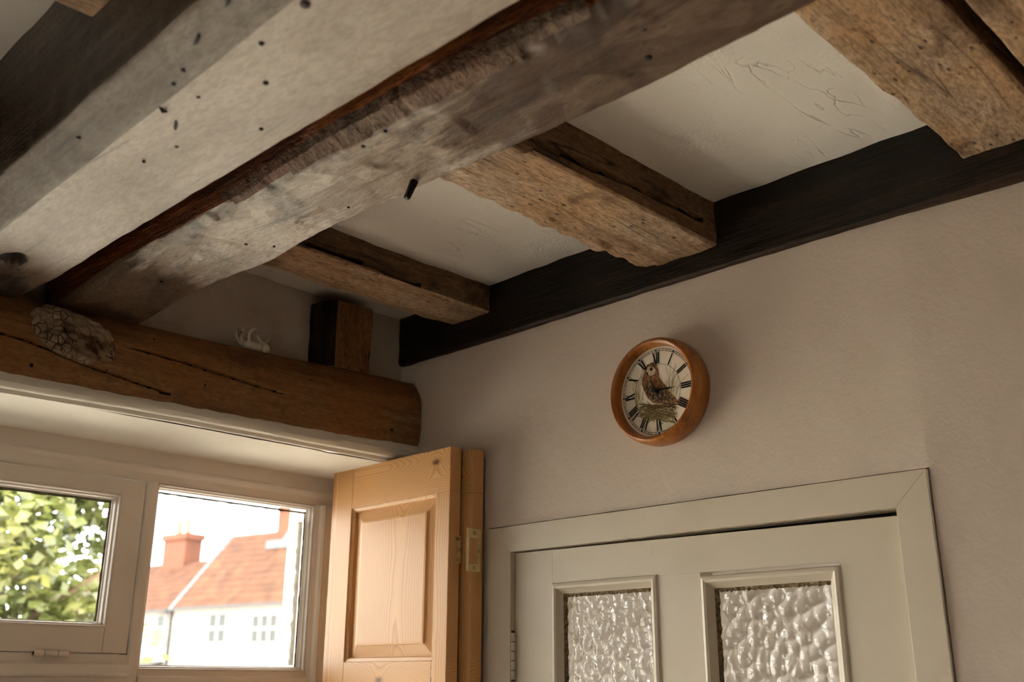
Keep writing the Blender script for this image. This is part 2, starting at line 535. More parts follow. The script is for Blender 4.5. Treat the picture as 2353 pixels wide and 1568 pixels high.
# door wall with its opening; the plaster turns slightly away past the door
DY0, DY1, DZ = 0.6135, 1.5565, Z(0.3035)
def wall_r(y, z):
    x = XD + wob(y, z, 9.0, 0.006)
    if y < DY0+0.004: x += 0.07*(DY0-y)
    if y < 0.62 and z < Z(0.36): x -= 0.0
    return (x, y, z)
verts = []; faces = []
def patch(fn, us, vs, flip=False):
    b = len(verts); nu, nv = len(us), len(vs)
    for u in us:
        for v in vs: verts.append(fn(u, v))
    for i in range(nu-1):
        for j in range(nv-1):
            f = (b+i*nv+j, b+(i+1)*nv+j, b+(i+1)*nv+j+1, b+i*nv+j+1)
            faces.append(f[::-1] if flip else f)
ys_r = lin(Y0, 0.0, 0.2) + lin(0.0, DY0, 0.025)[1:]
ys_d = lin(DY0, DY1, 0.025)
ys_l = lin(DY1, 2.32, 0.025)
zs_lo = lin(0, Z(-0.2), 0.2) + lin(Z(-0.2), DZ, 0.025)[1:]
zs_hi = lin(DZ, ZC+0.03, 0.025)
patch(wall_r, ys_r, zs_lo); patch(wall_r, ys_r, zs_hi)
def wall_top(y, z):
    x, y, z2 = wall_r(y, z)
    if abs(z-DZ) < 1e-6: z2 += 0.0016*noise.noise((y*9, 3, 1)) + 0.0011*noise.noise((y*60, 2, 5))
    return (x, y, z2)
patch(wall_top, ys_d, zs_hi)
patch(wall_r, ys_l, zs_lo); patch(wall_r, ys_l, zs_hi)
TD = 0.14
for y in (DY0, DY1):
    patch(lambda u, v, y=y: (u, y, v), [XD, XD+TD], zs_lo, flip=(y == DY1))
patch(lambda u, v: (u, v, DZ), [XD, XD+TD], ys_d)
# hall side
patch(lambda u, v: (XD+TD, u, v), [Y0, DY0], [0, ZC], True); patch(lambda u, v: (XD+TD, u, v), [DY1, 2.4], [0, ZC], True)
patch(lambda u, v: (XD+TD, u, v), [DY0, DY1], [DZ, ZC], True)
struct(mesh_obj('wall_right', verts, faces, M['wall'], smooth=True, sharp=40))

# window wall: infill above the lintel, soffit, sill, piers
WX0 = -0.62; WZ0 = Z(-0.72); SOF = Z(0.476)
verts = []; faces = []
def inf(x, z): return (x, YW + wob(x, z, 2.0, 0.016) - 0.03*max(0, x-1.2), z)
xs = lin(X0, -0.2, 0.2) + lin(-0.2, XD+0.02, 0.02)[1:]
patch(inf, xs, lin(Z(0.50), ZC+0.03, 0.02), True)
def sof(x, y): return (x, y, SOF + wob(x, y, 6.0, 0.006))
patch(sof, lin(WX0, XD+0.01, 0.03), lin(1.83, 2.32, 0.03), True)
patch(lambda u, v: (u, 1.82, v), lin(X0, WX0, 0.3), lin(0, Z(0.53), 0.3), True)
patch(lambda u, v: (u, 1.82, v), [X0, XD], [Z(0.478), Z(0.53)], True)
patch(lambda u, v: (u, 1.82, v), lin(WX0, XD, 0.3), lin(0, WZ0, 0.3), True)
patch(lambda u, v: (u, v, WZ0), [WX0, XD], [1.82, 2.32])
patch(lambda u, v: (WX0, u, v), [1.82, 2.32], [WZ0, SOF])
# outside leaf
patch(lambda u, v: (u, 2.32, v), [X0, WX0], [0, ZC]); patch(lambda u, v: (u, 2.32, v), [WX0, XD+0.2], [SOF, ZC]); patch(lambda u, v: (u, 2.32, v), [WX0, XD+0.2], [0, WZ0])
struct(mesh_obj('wall_front', verts, faces, M['wall_b'], smooth=True, sharp=40))

# smooth plaster lining of the window recess
verts = []; faces = []
patch(lambda x, y: (x, y, SOF - 0.004 + wob(x, y, 6.0, 0.006)), lin(WX0, XD+0.004, 0.03), lin(1.826, 2.085, 0.026), True)
struct(mesh_obj('trim_2', verts, faces, M['reveal'], smooth=True, sharp=40))

# rounded plaster nosing under the lintel with a fine groove
prof = [(1.812, 0.530), (1.7990, 0.513), (1.797, 0.500), (1.7925, 0.494), (1.792, 0.486), (1.797, 0.4795), (1.806, 0.477), (1.8115, 0.4785),
        (1.813, 0.4755), (1.816, 0.4715), (1.822, 0.4705), (1.829, 0.4725), (1.845, 0.56)]
def nos(i, x):
    y, r = prof[i]
    r2 = r + 0.010*(x-1.0) + 0.004*noise.noise((x*1.7, 4, 1))
    k = 1.0 if i in (1, 2, 3, 4) else 0.35
    y2 = y + k*0.0035*fbm(x*7, i*0.7, 3, 3)
    return (x, y2, Z(r2 + k*0.0022*fbm(x*16, i*1.3, 7, 2)))
struct(grid('trim_3', lambda i, x: nos(int(i), x), list(range(len(prof))), lin(X0, XD+0.004, 0.008), M['reveal']))

# remaining sides of the room, plus an unseen side window added as fill light
verts = []; faces = []
SY0, SY1, SZ0, SZ1 = -0.85, -0.15, 0.9, 1.7
patch(lambda u, v: (X0, u, v), [Y0, SY0], [0, ZC], True); patch(lambda u, v: (X0, u, v), [SY1, 2.32], [0, ZC], True)
patch(lambda u, v: (X0, u, v), [SY0, SY1], [0, SZ0], True); patch(lambda u, v: (X0, u, v), [SY0, SY1], [SZ1, ZC], True)
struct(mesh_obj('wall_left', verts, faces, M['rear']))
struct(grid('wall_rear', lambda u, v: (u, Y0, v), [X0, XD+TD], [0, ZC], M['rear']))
w2 = struct(empty('fill_window', (X0, (SY0+SY1)/2, SZ0)))
for y in (SY0+0.02, (SY0+SY1)/2, SY1-0.02):
    box('jamb', X0-0.05, X0, y-0.02, y+0.02, SZ0, SZ1, M['sashv'], w2)
for z in (SZ0+0.02, (SZ0+SZ1)/2, SZ1-0.02):
    box('rail', X0-0.045, X0-0.005, SY0, SY1, z-0.018, z+0.018, M['sash'], w2)
box('glass_pane', X0-0.03, X0-0.026, SY0, SY1, SZ0, SZ1, M['glass'], w2, bev=0)

# the passage behind the glazed door
HX1, HY0, HY1 = 3.3, -0.4, 2.4
verts = []; faces = []
patch(lambda u, v: (u, v, 0), [XD, HX1], [HY0, HY1]); RX0, RX1, RY0, RY1 = 1.85, 2.95, 0.3, 1.7
for a, b, c, d in ((XD+TD, HX1, HY0, RY0), (XD+TD, HX1, RY1, HY1), (XD+TD, RX0, RY0, RY1), (RX1, HX1, RY0, RY1)):
    patch(lambda u, v: (u, v, ZC), [a, b], [c, d], True)
patch(lambda u, v: (HX1, u, v), [HY0, HY1], [0, ZC])
patch(lambda u, v: (u, HY0, v), [XD+TD, HX1], [0, ZC])
patch(lambda u, v: (u, HY1, v), [XD+TD, HX1], [0, ZC])
struct(mesh_obj('wall_passage', verts, faces, M['ceil']))
w3 = struct(empty('fill_rooflight', (2.35, 1.0, ZC)))  # unseen rooflight added to brighten the door panes and give them glints
for x in (RX0+0.02, RX1-0.02):
    box('jamb', x-0.02, x+0.02, RY0, RY1, ZC, ZC+0.06, M['sash'], w3)
for y in (RY0+0.02, RY1-0.02):
    box('rail', RX0+0.04, RX1-0.04, y-0.02, y+0.02, ZC, ZC+0.06, M['sash'], w3)
box('glass_pane', RX0, RX1, RY0, RY1, ZC+0.03, ZC+0.034, M['glass'], w3, bev=0)

# ------------------------------------------------------------------ the window
WY = 2.08
win = struct(empty('window_1', (0.45, WY, WZ0)))
XR = 1.4985
# outer frame: head, jambs, mullions, transom
def headprof(y0, z_hi, z_lo):
    # flat face, then an ovolo step down to the rebate
    return [(y0, z_hi), (y0, z_lo+0.034), (y0-0.004, z_lo+0.032), (y0-0.006, z_lo+0.027), (y0-0.002, z_lo+0.022), (y0+0.006, z_lo+0.017), (y0+0.010, z_lo+0.010), (y0+0.011, z_lo), (y0+0.07, z_lo), (y0+0.07, z_hi)]
prism('frame_head', [(y, Z(z)) for y, z in headprof(WY, 0.49, 0.404)], 'X', WX0, XR, M['sash'], win, smooth=True)
def jambprof(xi, sgn):
    # sgn -1: opening lies to the left of xi
    s = sgn
    return [(xi, WY+0.011), (xi-s*0.005, WY+0.010), (xi-s*0.010, WY+0.006), (xi-s*0.013, WY-0.002), (xi-s*0.018, WY-0.006), (xi-s*0.022, WY-0.004), (xi-s*0.024, WY), (xi-s*0.12, WY), (xi-s*0.12, WY+0.07), (xi, WY+0.07)]
jp = [(min(x, XR), y) for x, y in jambprof(1.424, -1)]
prism('jamb', jp, 'Z', WZ0, Z(0.404), M['sashv'], win, smooth=True)
prism('jamb', [(WX0+0.09, WY), (WX0, WY), (WX0, WY+0.07), (WX0+0.09, WY+0.07)], 'Z', WZ0, Z(0.404), M['sashv'], win)
def mullion(xl, xr):
    prism('mullion', [(xl, WY+0.011), (xl+0.003, WY+0.008), (xr-0.004, WY+0.008), (xr, WY+0.012), (xr, WY+0.07), (xl, WY+0.07)], 'Z', WZ0, Z(0.404), M['sashv'], win, smooth=True)
mullion(0.989, 1.016)
mullion(0.17, 0.197)
# transom under the opening lights: sloping, stepped
def transom(x0, x1):
    p = [(WY+0.011, 0.046), (WY+0.009, 0.032), (WY-0.012, 0.026), (WY-0.014, 0.010), (WY-0.002, 0.004), (WY+0.008, 0.002), (WY+0.010, -0.012), (WY-0.010, -0.020), (WY-0.012, -0.045), (WY+0.07, -0.05), (WY+0.07, 0.062), (WY+0.047, 0.062), (WY+0.047, 0.046)]
    prism('transom', [(y, Z(z)) for y, z in p], 'X', x0, x1, M['sash'], win, smooth=True)
transom(WX0+0.09, 0.171); transom(0.197, 0.990)
p = [(WY+0.028, 0.022), (WY+0.016, 0.017), (WY+0.012, 0.006), (WY+0.004, 0.003), (WY+0.003, -0.040), (WY+0.07, -0.05), (WY+0.07, 0.022)]
prism('transom', [(y, Z(z)) for y, z in p], 'X', 1.015, 1.425, M['sash'], win, smooth=True)
box('bounce_sill_board', WX0, XR, 1.775, WY-0.02, WZ0-0.005, WZ0+0.025, M['reveal'], win, bev=0.006)  # unseen pale board added to bounce daylight up to the joists
box('sill', WX0, XR, WY-0.02, WY+0.09, WZ0, WZ0+0.05, M['sash'], win, bev=0.006)

def pane(x0, x1, z0, z1, par, y=WY+0.04):
    return box('glass_pane', x0, x1, y, y+0.004, z0, z1, M['glass'], par, bev=0)
def beadframe(x0, x1, z0, z1, par, y=WY+0.012, wdt=0.014, dep=0.026, mat='sash'):
    """a moulded sloping bead round a pane, one piece per side."""
    def ring(k): return [(x0+k*wdt, z0+k*wdt), (x1-k*wdt, z0+k*wdt), (x1-k*wdt, z1-k*wdt), (x0+k*wdt, z1-k*wdt)]
    steps = [(0.0, 0.0), (0.16, -0.0025), (0.34, -0.001), (0.42, 0.006), (0.70, 0.008), (0.82, 0.016), (1.0, 0.018), (1.0, dep), (0.0, dep)]
    for s in range(4):
        vs = []; fs = []
        for k, d in steps:
            r = ring(k); a = r[s]; b = r[(s+1) % 4]
            vs += [(a[0], y+d, a[1]), (b[0], y+d, b[1])]
        n = len(steps)
        for i in range(n-1): fs.append((2*i, 2*i+1, 2*i+3, 2*i+2))
        mesh_obj('glazing_bead', vs, fs, M[mat if s in (0, 2) else mat+'v'], par, smooth=True, sharp=25)

# fixed light at the right
beadframe(1.016, 1.424, Z(0.017), Z(0.404), win, y=WY+0.016, wdt=0.010)
pane(1.016, 1.424, Z(0.015), Z(0.406), win)
# weathered putty along the fixed pane
def putty(x0, z0, x1, z1, par, seed, mat, w0=0.003, y=WY+0.037):
    n = 60; vs = []; fs = []
    d = Vector((x1-x0, 0, z1-z0)); L = d.length; d.normalize(); q = Vector((-d.z, 0, d.x))
    for i in range(n+1):
        p = Vector((x0, y, z0)) + d*L*i/n
        k = w0*(1 + 0.9*fbm(i*0.33+seed, 2, 3, 3))
        vs += [tuple(p), tuple(p+q*k+Vector((0, 0.003, 0)))]
    for i in range(n): fs.append((2*i, 2*i+1, 2*i+3, 2*i+2))
    mesh_obj('putty_line', vs, fs, M[mat], par, smooth=True)
M['mould'] = plain('mossy_putty', S(70, 76, 52), 0.8, bump=0.5, col2=S(128, 124, 98))
M['pale_putty'] = plain('pale_putty', S(225, 222, 212), 0.7, bump=0.5, col2=S(190, 186, 172))
putty(1.416, Z(0.388), 1.024, Z(0.390), win, 3, 'mould', 0.004)
putty(1.4145, Z(0.025), 1.4145, Z(0.39), win, 5, 'mould', 0.003)
putty(1.4105, Z(0.03), 1.4105, Z(0.365), win, 8, 'pale_putty', 0.011, y=WY+0.042)

# lower lights
for x0, x1 in ((WX0+0.09, 0.17), (0.197, 0.989), (1.016, 1.424)):
    pane(x0, x1, WZ0+0.05, Z(-0.03), win)
# opening lights, flush with the frame, hinged along the bottom
def casement(x0, x1, hinged):
    cs = empty('casement', ((x0+x1)/2, WY, Z(0.049)), win)
    z0, z1 = Z(0.0485), Z(0.4012)
    fw = 0.052
    y0, y1 = WY+0.009, WY+0.045
    box('stile', x1-fw, x1, y0, y1, z0, z1, M['sashv'], cs, bev=0.0025)
    box('stile', x0, x0+fw, y0, y1, z0, z1, M['sashv'], cs, bev=0.0025)
    box('rail', x0+fw, x1-fw, y0+0.0006, y1, z0, z0+fw-0.002, M['sash'], cs, bev=0.001)
    box('rail', x0+fw, x1-fw, y0+0.0006, y1, z1-fw+0.018, z1, M['sash'], cs, bev=0.001)
    bx0, bx1, bz0, bz1 = x0+fw-0.001, x1-fw+0.001, z0+fw-0.003, z1-fw+0.019
    beadframe(bx0, bx1, bz0, bz1, cs, y=y0+0.0005, wdt=0.011, dep=0.030)
    pane(bx0, bx1, bz0, bz1, cs, y=WY+0.036)
    putty(bx1-0.011, bz1-0.010, bx0+0.011, bz1-0.010, cs, 2, 'mould', 0.006, y=WY+0.031)
    putty(bx1-0.011, bz0+0.012, bx1-0.011, bz1-0.010, cs, 6, 'mould', 0.003, y=WY+0.031)
    if hinged:
        for hx in hinged:
            h = empty('hinge', (hx, WY+0.004, Z(0.046)), cs)
            for k, (a, b) in enumerate(((-0.0335, -0.0135), (-0.0125, 0.0125), (0.0135, 0.0335))):
                tube('knuckle', [(hx+a, WY+0.0035, Z(0.046)), (hx+a+0.001, WY+0.0035, Z(0.046)), (hx+b-0.001, WY+0.0035, Z(0.046)), (hx+b, WY+0.0035, Z(0.046))], [0.0048, 0.0056, 0.0056, 0.0048], M['sash'], h, n=14)
            tube('pin', [(hx-0.034, WY+0.0035, Z(0.046)), (hx+0.034, WY+0.0035, Z(0.046))], 0.0040, M['rust'], h, n=8)
M['rust'] = plain('rusty_iron', S(120, 62, 30), 0.8, 0.2, bump=0.6, col2=S(70, 38, 22))
casement(0.199, 0.9866, (0.832, 0.33))
casement(WX0+0.091, 0.169, (-0.4, 0.05))

# ------------------------------------------------------------------ door and casing
cas = struct(empty('trim_1', (XD, (DY0+DY1)/2, 0)))
CX0, CX1 = XD-0.006, XD+0.03
CT = Z(0.301)
ci0, ci1, cz = 0.669, 1.488, Z(0.2485)
cy0, cy1 = 0.6165, 1.5540
def casing(name, poly, mat):
    return prism(name, poly, 'X', CX0, CX1, M[mat], cas, bev=0.0009)
casing('casing_head', [(cy0, CT), (ci0, cz), (ci1, cz), (cy1, CT)], 'doorh')
casing('casing_jamb', [(cy0, CT), (ci0, cz), (ci0, 0.0), (cy0, 0.0)], 'door')
casing('casing_jamb', [(cy1, CT), (ci1, cz), (ci1, 0.0), (cy1, 0.0)], 'door')
# lining behind the casing
box('lining', CX1, XD+TD, ci1, cy1, 0, CT, M['door'], cas, bev=0)
box('lining', CX1, XD+TD, cy0, ci0, 0, CT, M['door'], cas, bev=0)
box('lining', CX1, XD+TD, cy0, cy1, cz+0.004, CT, M['doorh'], cas, bev=0)
box('door_stop', XD+0.060, XD+0.085, ci0, ci1, Z(0.225), cz+0.004, M['black'], cas, bev=0)  # coloured black so the gap above the door reads as shadow

door = struct(empty('door_1', (XD+0.03, (ci0+ci1)/2, 0)))
DX0, DX1 = XD+0.006, XD+0.044
dy0, dy1 = ci0+0.0015, ci1-0.002
def dtop(y): return Z(0.2465 - 0.0085*(dy1-y)/(dy1-dy0))
# openings of the two upper lights (outer edge of the moulding)
A0, A1 = 1.1275, 1.384
B0, B1 = 0.7745, 1.036
LT = Z(0.178); LB = Z(-0.42)
def dpiece(name, poly, mat, dx=0.0):
    return prism(name, poly, 'X', DX0+dx, DX1-dx, M[mat], door, bev=0.0004)
dpiece('stile', [(A1, 0.01), (dy1, 0.01), (dy1, dtop(dy1)), (A1, dtop(A1))], 'door')
dpiece('stile', [(dy0, 0.01), (B0, 0.01), (B0, dtop(B0)), (dy0, dtop(dy0))], 'door')
dpiece('rail', [(B0, LT), (A1, LT), (A1, dtop(A1)), (B0, dtop(B0))], 'doorh', 0.0002)
dpiece('muntin', [(B1, LB), (A0, LB), (A0, LT), (B1, LT)], 'door', 0.0001)
dpiece('rail', [(B0, LB-0.16), (A1, LB-0.16), (A1, LB), (B0, LB)], 'doorh', 0.0002)
dpiece('rail', [(B0, 0.01), (A1, 0.01), (A1, 0.22), (B0, 0.22)], 'doorh', 0.0002)
dpiece('muntin', [(B1, 0.22), (A0, 0.22), (A0, LB-0.16), (B1, LB-0.16)], 'door', 0.0001)
for a, b in ((A0, A1), (B0, B1)):
    box('lower_panel', DX0+0.012, DX1-0.012, a, b, 0.22, LB-0.16, M['door'], door, bev=0)

def voronoi_glass(y0, y1, z0, z1, seed, cell, x):
    rs = np.random.RandomState(seed)
    st = 0.0021
    ny, nz = int((y1-y0)/st), int((z1-z0)/st)
    yy = np.linspace(0, y1-y0, ny); zz = np.linspace(0, z1-z0, nz)
    YY, ZZ = np.meshgrid(yy, zz, indexing='ij')
    def f1(cell, rnd, asp=1.0):
        gy, gz = int((y1-y0)/cell)+4, int((z1-z0)/cell)+4
        jy = rs.rand(gy, gz); jz = rs.rand(gy, gz)
        ii = (YY/cell).astype(int)+1; jj = (ZZ/cell).astype(int)+1
        best = np.full(YY.shape, 9.0)
        for a in (-1, 0, 1):
            for b in (-1, 0, 1):
                i2 = np.clip(ii+a, 0, gy-1); j2 = np.clip(jj+b, 0, gz-1)
                cy = (i2-1+0.5+(jy[i2, j2]-0.5)*rnd)*cell; cz2 = (j2-1+0.5+(jz[i2, j2]-0.5)*rnd)*cell
                best = np.minimum(best, (YY-cy)**2 + ((ZZ-cz2)*asp)**2)
        return best
    h = f1(cell, 0.95)*20 + f1(cell*0.42, 0.95)*13
    h = np.minimum(h, 0.0062)
    vs = []; fs = []
    for i in range(ny):
        for j in range(nz): vs.append((x+float(h[i, j]), y0+float(yy[i]), z0+float(zz[j])))
    for i in range(ny-1):
        for j in range(nz-1): fs.append((i*nz+j, i*nz+j+1, (i+1)*nz+j+1, (i+1)*nz+j))
    b = len(vs)
    vs += [(x+0.0085, y0, z0), (x+0.0085, y1, z0), (x+0.0085, y1, z1), (x+0.0085, y0, z1)]
    fs.append((b, b+1, b+2, b+3))
    fs.append(tuple([i*nz for i in range(ny)] + [b+1, b])[::-1]); fs.append(tuple([i*nz+nz-1 for i in range(ny)] + [b+2, b+3]))
    fs.append(tuple([j for j in range(nz)] + [b+3, b])); fs.append(tuple([(ny-1)*nz+j for j in range(nz)] + [b+2, b+1])[::-1])
    return vs, fs

def glazed(y0, y1, z0, z1, seed, cell):
    wdt, dep = 0.0235, 0.017
    steps = [(0.0, 0.0005), (0.10, -0.0035), (0.32, -0.005), (0.50, -0.003), (0.58, 0.001), (0.80, 0.006), (1.0, 0.010), (1.0, dep)]
    def ring(k): return [(y0+k*wdt, z0+k*wdt), (y1-k*wdt, z0+k*wdt), (y1-k*wdt, z1-k*wdt), (y0+k*wdt, z1-k*wdt)]
    for s in range(4):
        vs = []; fs = []
        for k, d in steps:
            r = ring(k); a = r[s]; b = r[(s+1) % 4]
            vs += [(DX0+d, a[0], a[1]), (DX0+d, b[0], b[1])]
        for i in range(len(steps)-1): fs.append((2*i, 2*i+2, 2*i+3, 2*i+1))
        mesh_obj('glazing_bead', vs, fs, M['doorh' if s in (0, 2) else 'door'], door, smooth=True, sharp=28)
    g0, g1, h0, h1 = y0+wdt-0.002, y1-wdt+0.002, z0+wdt-0.002, z1-wdt+0.002
    vs, fs = voronoi_glass(g0, g1, h0, h1, seed, cell, DX0+0.011)
    g = mesh_obj('glass_pane', vs, fs, M['rglass'], door, smooth=True, sharp=70)
    bm = bmesh.new(); bm.from_mesh(g.data); bmesh.ops.recalc_face_normals(bm, faces=bm.faces[:]); bm.to_mesh(g.data); bm.free()
    g['label'] = 'hammered obscured glass pane'
    # grime caught between glass and bead: along the top and the hinge side
    for (pa, pb, w0, sd) in (((g0, h1), (g1, h1), 0.0065, seed), ((g1, h1), (g1, h0), 0.0075, seed+3)):
        n = 90; vs = []; fs = []
        d = Vector((0, pb[0]-pa[0], pb[1]-pa[1])); L = d.length; d.normalize()
        q = Vector((0, 0, -1)) if abs(d.y) > 0.5 else Vector((0, -1, 0))
        for i in range(n+1):
            p0 = Vector((DX0+0.0085, pa[0], pa[1])) + d*L*i/n
            k = w0*(1 + 0.75*fbm(i*0.5+sd, 1, 2, 3))
            vs += [tuple(p0-q*0.001), tuple(p0+q*k*0.6+Vector((-0.0008*noise.noise((i*0.9, sd, 0)), 0, 0))), tuple(p0+q*k+Vector((0.004, 0, 0)))]
        for i in range(n):
            for j in range(2): fs.append((3*i+j, 3*i+j+1, 3*i+j+4, 3*i+j+3))
        mesh_obj('grimy_putty', vs, fs, M['putty'], door, smooth=True)
glazed(A0, A1, LB, LT+0.003, 5, 0.0205)
glazed(B0, B1, LB, LT-0.006, 12, 0.0235)

# painted butt hinge on the door edge
for hz in (Z(0.045), Z(-1.2)):
    hin = empty('hinge', (XD+0.003, dy1+0.001, hz), door)
    for k in range(5):
        z0 = hz-0.045+k*0.018
        tube('knuckle', [(XD+0.001, dy1+0.0015, z0+0.0006), (XD+0.001, dy1+0.0015, z0+0.002), (XD+0.001, dy1+0.0015, z0+0.0155), (XD+0.001, dy1+0.0015, z0+0.0172)], [0.0048, 0.0057, 0.0057, 0.0048], M['hingepaint'] if 'hingepaint' in M else M.setdefault('hingepaint', paint('hinge_paint', (0.66, 0.60, 0.50, 1), S(92, 60, 36), 'Z')), hin, n=14)
    tube('pin', [(XD+0.001, dy1+0.0015, hz-0.047), (XD+0.001, dy1+0.0015, hz+0.048)], 0.004, M['rust'], hin, n=8)
    box('leaf', XD+0.0035, XD+0.012, dy1+0.0004, dy1+0.0018, hz-0.045, hz+0.045, M['rust'], hin, bev=0)
# ------------------------------------------------------------------ old timbers
ORG = (0, 0, EYE)
def RZ(poly): return [(a, Z(b)) for a, b in poly]
def interp(x, pts):
    if x <= pts[0][0]: return pts[0][1]
    for (x0, v0), (x1, v1) in zip(pts, pts[1:]):
        if x <= x1: return v0 + (v1-v0)*(x-x0)/(x1-x0)
    return pts[-1][1]

M['beam_dark'] = old_wood('dark_stained_oak', 'Y', S(18, 12, 8), S(44, 33, 24), S(84, 72, 60), wash=(S(108, 99, 90), S(76, 66, 57)), wash_lo=0.46, wash_hi=0.72,
                          rough=0.42, crack=0.8, worm=0.3, seed=2, spec=0.5, bump=0.6)  # wash colours paint a grey sheen onto the stained side
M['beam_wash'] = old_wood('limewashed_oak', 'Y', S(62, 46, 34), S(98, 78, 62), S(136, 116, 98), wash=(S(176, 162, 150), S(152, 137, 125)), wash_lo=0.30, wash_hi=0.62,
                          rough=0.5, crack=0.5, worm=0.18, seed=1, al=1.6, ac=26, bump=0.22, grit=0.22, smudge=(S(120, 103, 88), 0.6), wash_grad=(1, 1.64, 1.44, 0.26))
M['beam_chamfer'] = old_wood('limewashed_chamfer', 'Y', S(74, 60, 48), S(100, 86, 74), S(120, 106, 92), wash=(S(134, 121, 108), S(110, 98, 86)), wash_lo=0.30, wash_hi=0.62,
                          rough=0.55, crack=0.5, worm=0.18, seed=14, al=1.6, ac=22, bump=0.3)
M['beam_red'] = old_wood('reddish_oak', 'Y', S(26, 12, 6), S(104, 54, 26), S(170, 96, 46), rough=0.5, crack=0.9, worm=0.2, seed=5, bump=0.8)
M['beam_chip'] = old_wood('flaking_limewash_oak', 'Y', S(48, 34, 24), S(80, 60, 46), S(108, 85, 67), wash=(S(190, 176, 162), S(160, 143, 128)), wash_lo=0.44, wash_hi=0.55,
                          rough=0.5, crack=0.5, worm=0.5, seed=3, al=3.2, ac=15, bump=0.5, grit=0.3, wash_grad=(1, 0.50, 0.10, 0.22, 1.22), facets=(S(118, 96, 78), 0.5), smudge=(S(104, 78, 58), 0.45), stain=S(66, 49, 37))  # paler middle, browner ends: worn limewash mixed with painted light falloff
M['joist_bot'] = old_wood('dry_pale_oak', 'X', S(100, 75, 54), S(176, 147, 117), S(208, 184, 157), patch=S(188, 148, 107), rough=0.7, crack=0.7, worm=0.9, seed=4, bump=0.6, grit=0.55,
                          stain=S(112, 84, 62), wash=(S(178, 154, 128), S(160, 136, 112)), wash_lo=0.52, wash_hi=0.7)
M['joist_side'] = old_wood('brown_oak', 'X', S(54, 38, 25), S(116, 88, 62), S(158, 126, 94), patch=S(126, 94, 64), rough=0.75, crack=0.9, worm=0.6, seed=6, bump=0.8, grit=0.5, stain=S(66, 47, 32))
M['plate'] = old_wood('black_stained_oak', 'Y', S(10, 7, 5), S(26, 18, 13), S(52, 38, 28), rough=0.55, crack=0.5, worm=0.0, seed=7, bump=0.4, ac=40)
M['plate_edge'] = old_wood('worn_black_oak', 'Y', S(22, 13, 8), S(46, 29, 18), S(74, 50, 34), rough=0.6, crack=0.5, worm=0.0, seed=8, bump=0.4)
M['lintel'] = old_wood('honey_oak', 'X', S(86, 58, 33), S(136, 95, 56), S(160, 118, 75), patch=S(142, 94, 50), rough=0.6, crack=0.9, worm=0.35, seed=9, al=1.8, ac=20, bump=0.35,
                       stain=S(86, 60, 36), wash=(S(160, 128, 94), S(140, 106, 72)), wash_lo=0.60, wash_hi=0.74)
M['stud'] = old_wood('stud_oak', 'Z', S(44, 25, 13), S(122, 80, 46), S(156, 112, 70), patch=S(126, 80, 42), rough=0.65, crack=0.8, worm=0.9, seed=11, bump=0.7)
M['stud_dark'] = old_wood('dark_stud_oak', 'Z', S(8, 5, 3), S(28, 18, 10), S(72, 44, 22), rough=0.8, crack=0.9, worm=0.4, seed=12, bump=0.9)  # darker tone for the stud's left face
def mortar():
    t = NT('old_lime_mortar')
    n1 = t.noise(t.co, 26, 4, 0.65)
    c = t.ramp(n1, [(0.34, S(76, 52, 32)), (0.48, S(138, 114, 90)), (0.68, S(164, 143, 120))])
    wv = t.noise(t.co, 14, 3, 0.6, out='Color')
    add = t.node('ShaderNodeVectorMath', {'operation': 'MULTIPLY_ADD'})
    t.put(add.inputs[0], wv); add.inputs[1].default_value = (0.03, 0.03, 0.03); t.put(add.inputs[2], t.co)
    e = t.vor(add.outputs[0], 62, 'DISTANCE_TO_EDGE')
    ln = t.math('MULTIPLY', t.ramp(e, [(0.0, 1.0), (0.07, 0.0)]), t.ramp(t.noise(t.map(loc=(3, 0, 1)), 16, 2), [(0.40, 0.0), (0.56, 0.9)]))
    c = t.mix(ln, c, S(70, 44, 24))
    n = t.bump(t.math('SUBTRACT', n1, ln), 0.9, 0.005)
    return t.done(c, 0.85, n, 0.2)
M['lime_lump'] = mortar()

M['crack'] = plain('split_shade', (0.010, 0.007, 0.005, 1), 0.9)  # near-black paints the shade inside the carved splits
BEAM_Y0 = -1.9
# --- left main beam: dark stained side, limewashed chamfer and underside
def wl(l, a, b):
    k = max(0.0, min(1.0, (l-1.45)/0.40))
    t = max(0.0, (a-0.436)/(0.598-0.436))
    a += t*(interp(l, [(0.55, 0.591), (1.11, 0.579), (1.40, 0.572), (1.86, 0.573)])-0.598)
    if b < Z(0.70): b += 0.020*k*k*(1 if b < Z(0.66) else 0.5)
    return a, b
def ext_l(l, a, b, q):
    d = 0
    if q.y < -0.5:   # knot hollow near the window end
        r = math.hypot((l-1.615)/0.055, (a-0.502)/0.026)
        if r < 1: d -= 0.024*(1-r*r)
        r = math.hypot((l-1.70)/0.06, (a-0.560)/0.05)
        if r < 1: d -= 0.010*(1-r*r)
        r = math.hypot((l-1.19)/0.05, (a-0.512)/0.010)
        if r < 1: d -= 0.004*(1-r*r)
    if q.x < -0.35 and b < Z(0.675) and l > 0.9:   # ragged upper edge of the chamfer
        d += 0.006*fbm(l*14, 4, 1, 3)
    return d
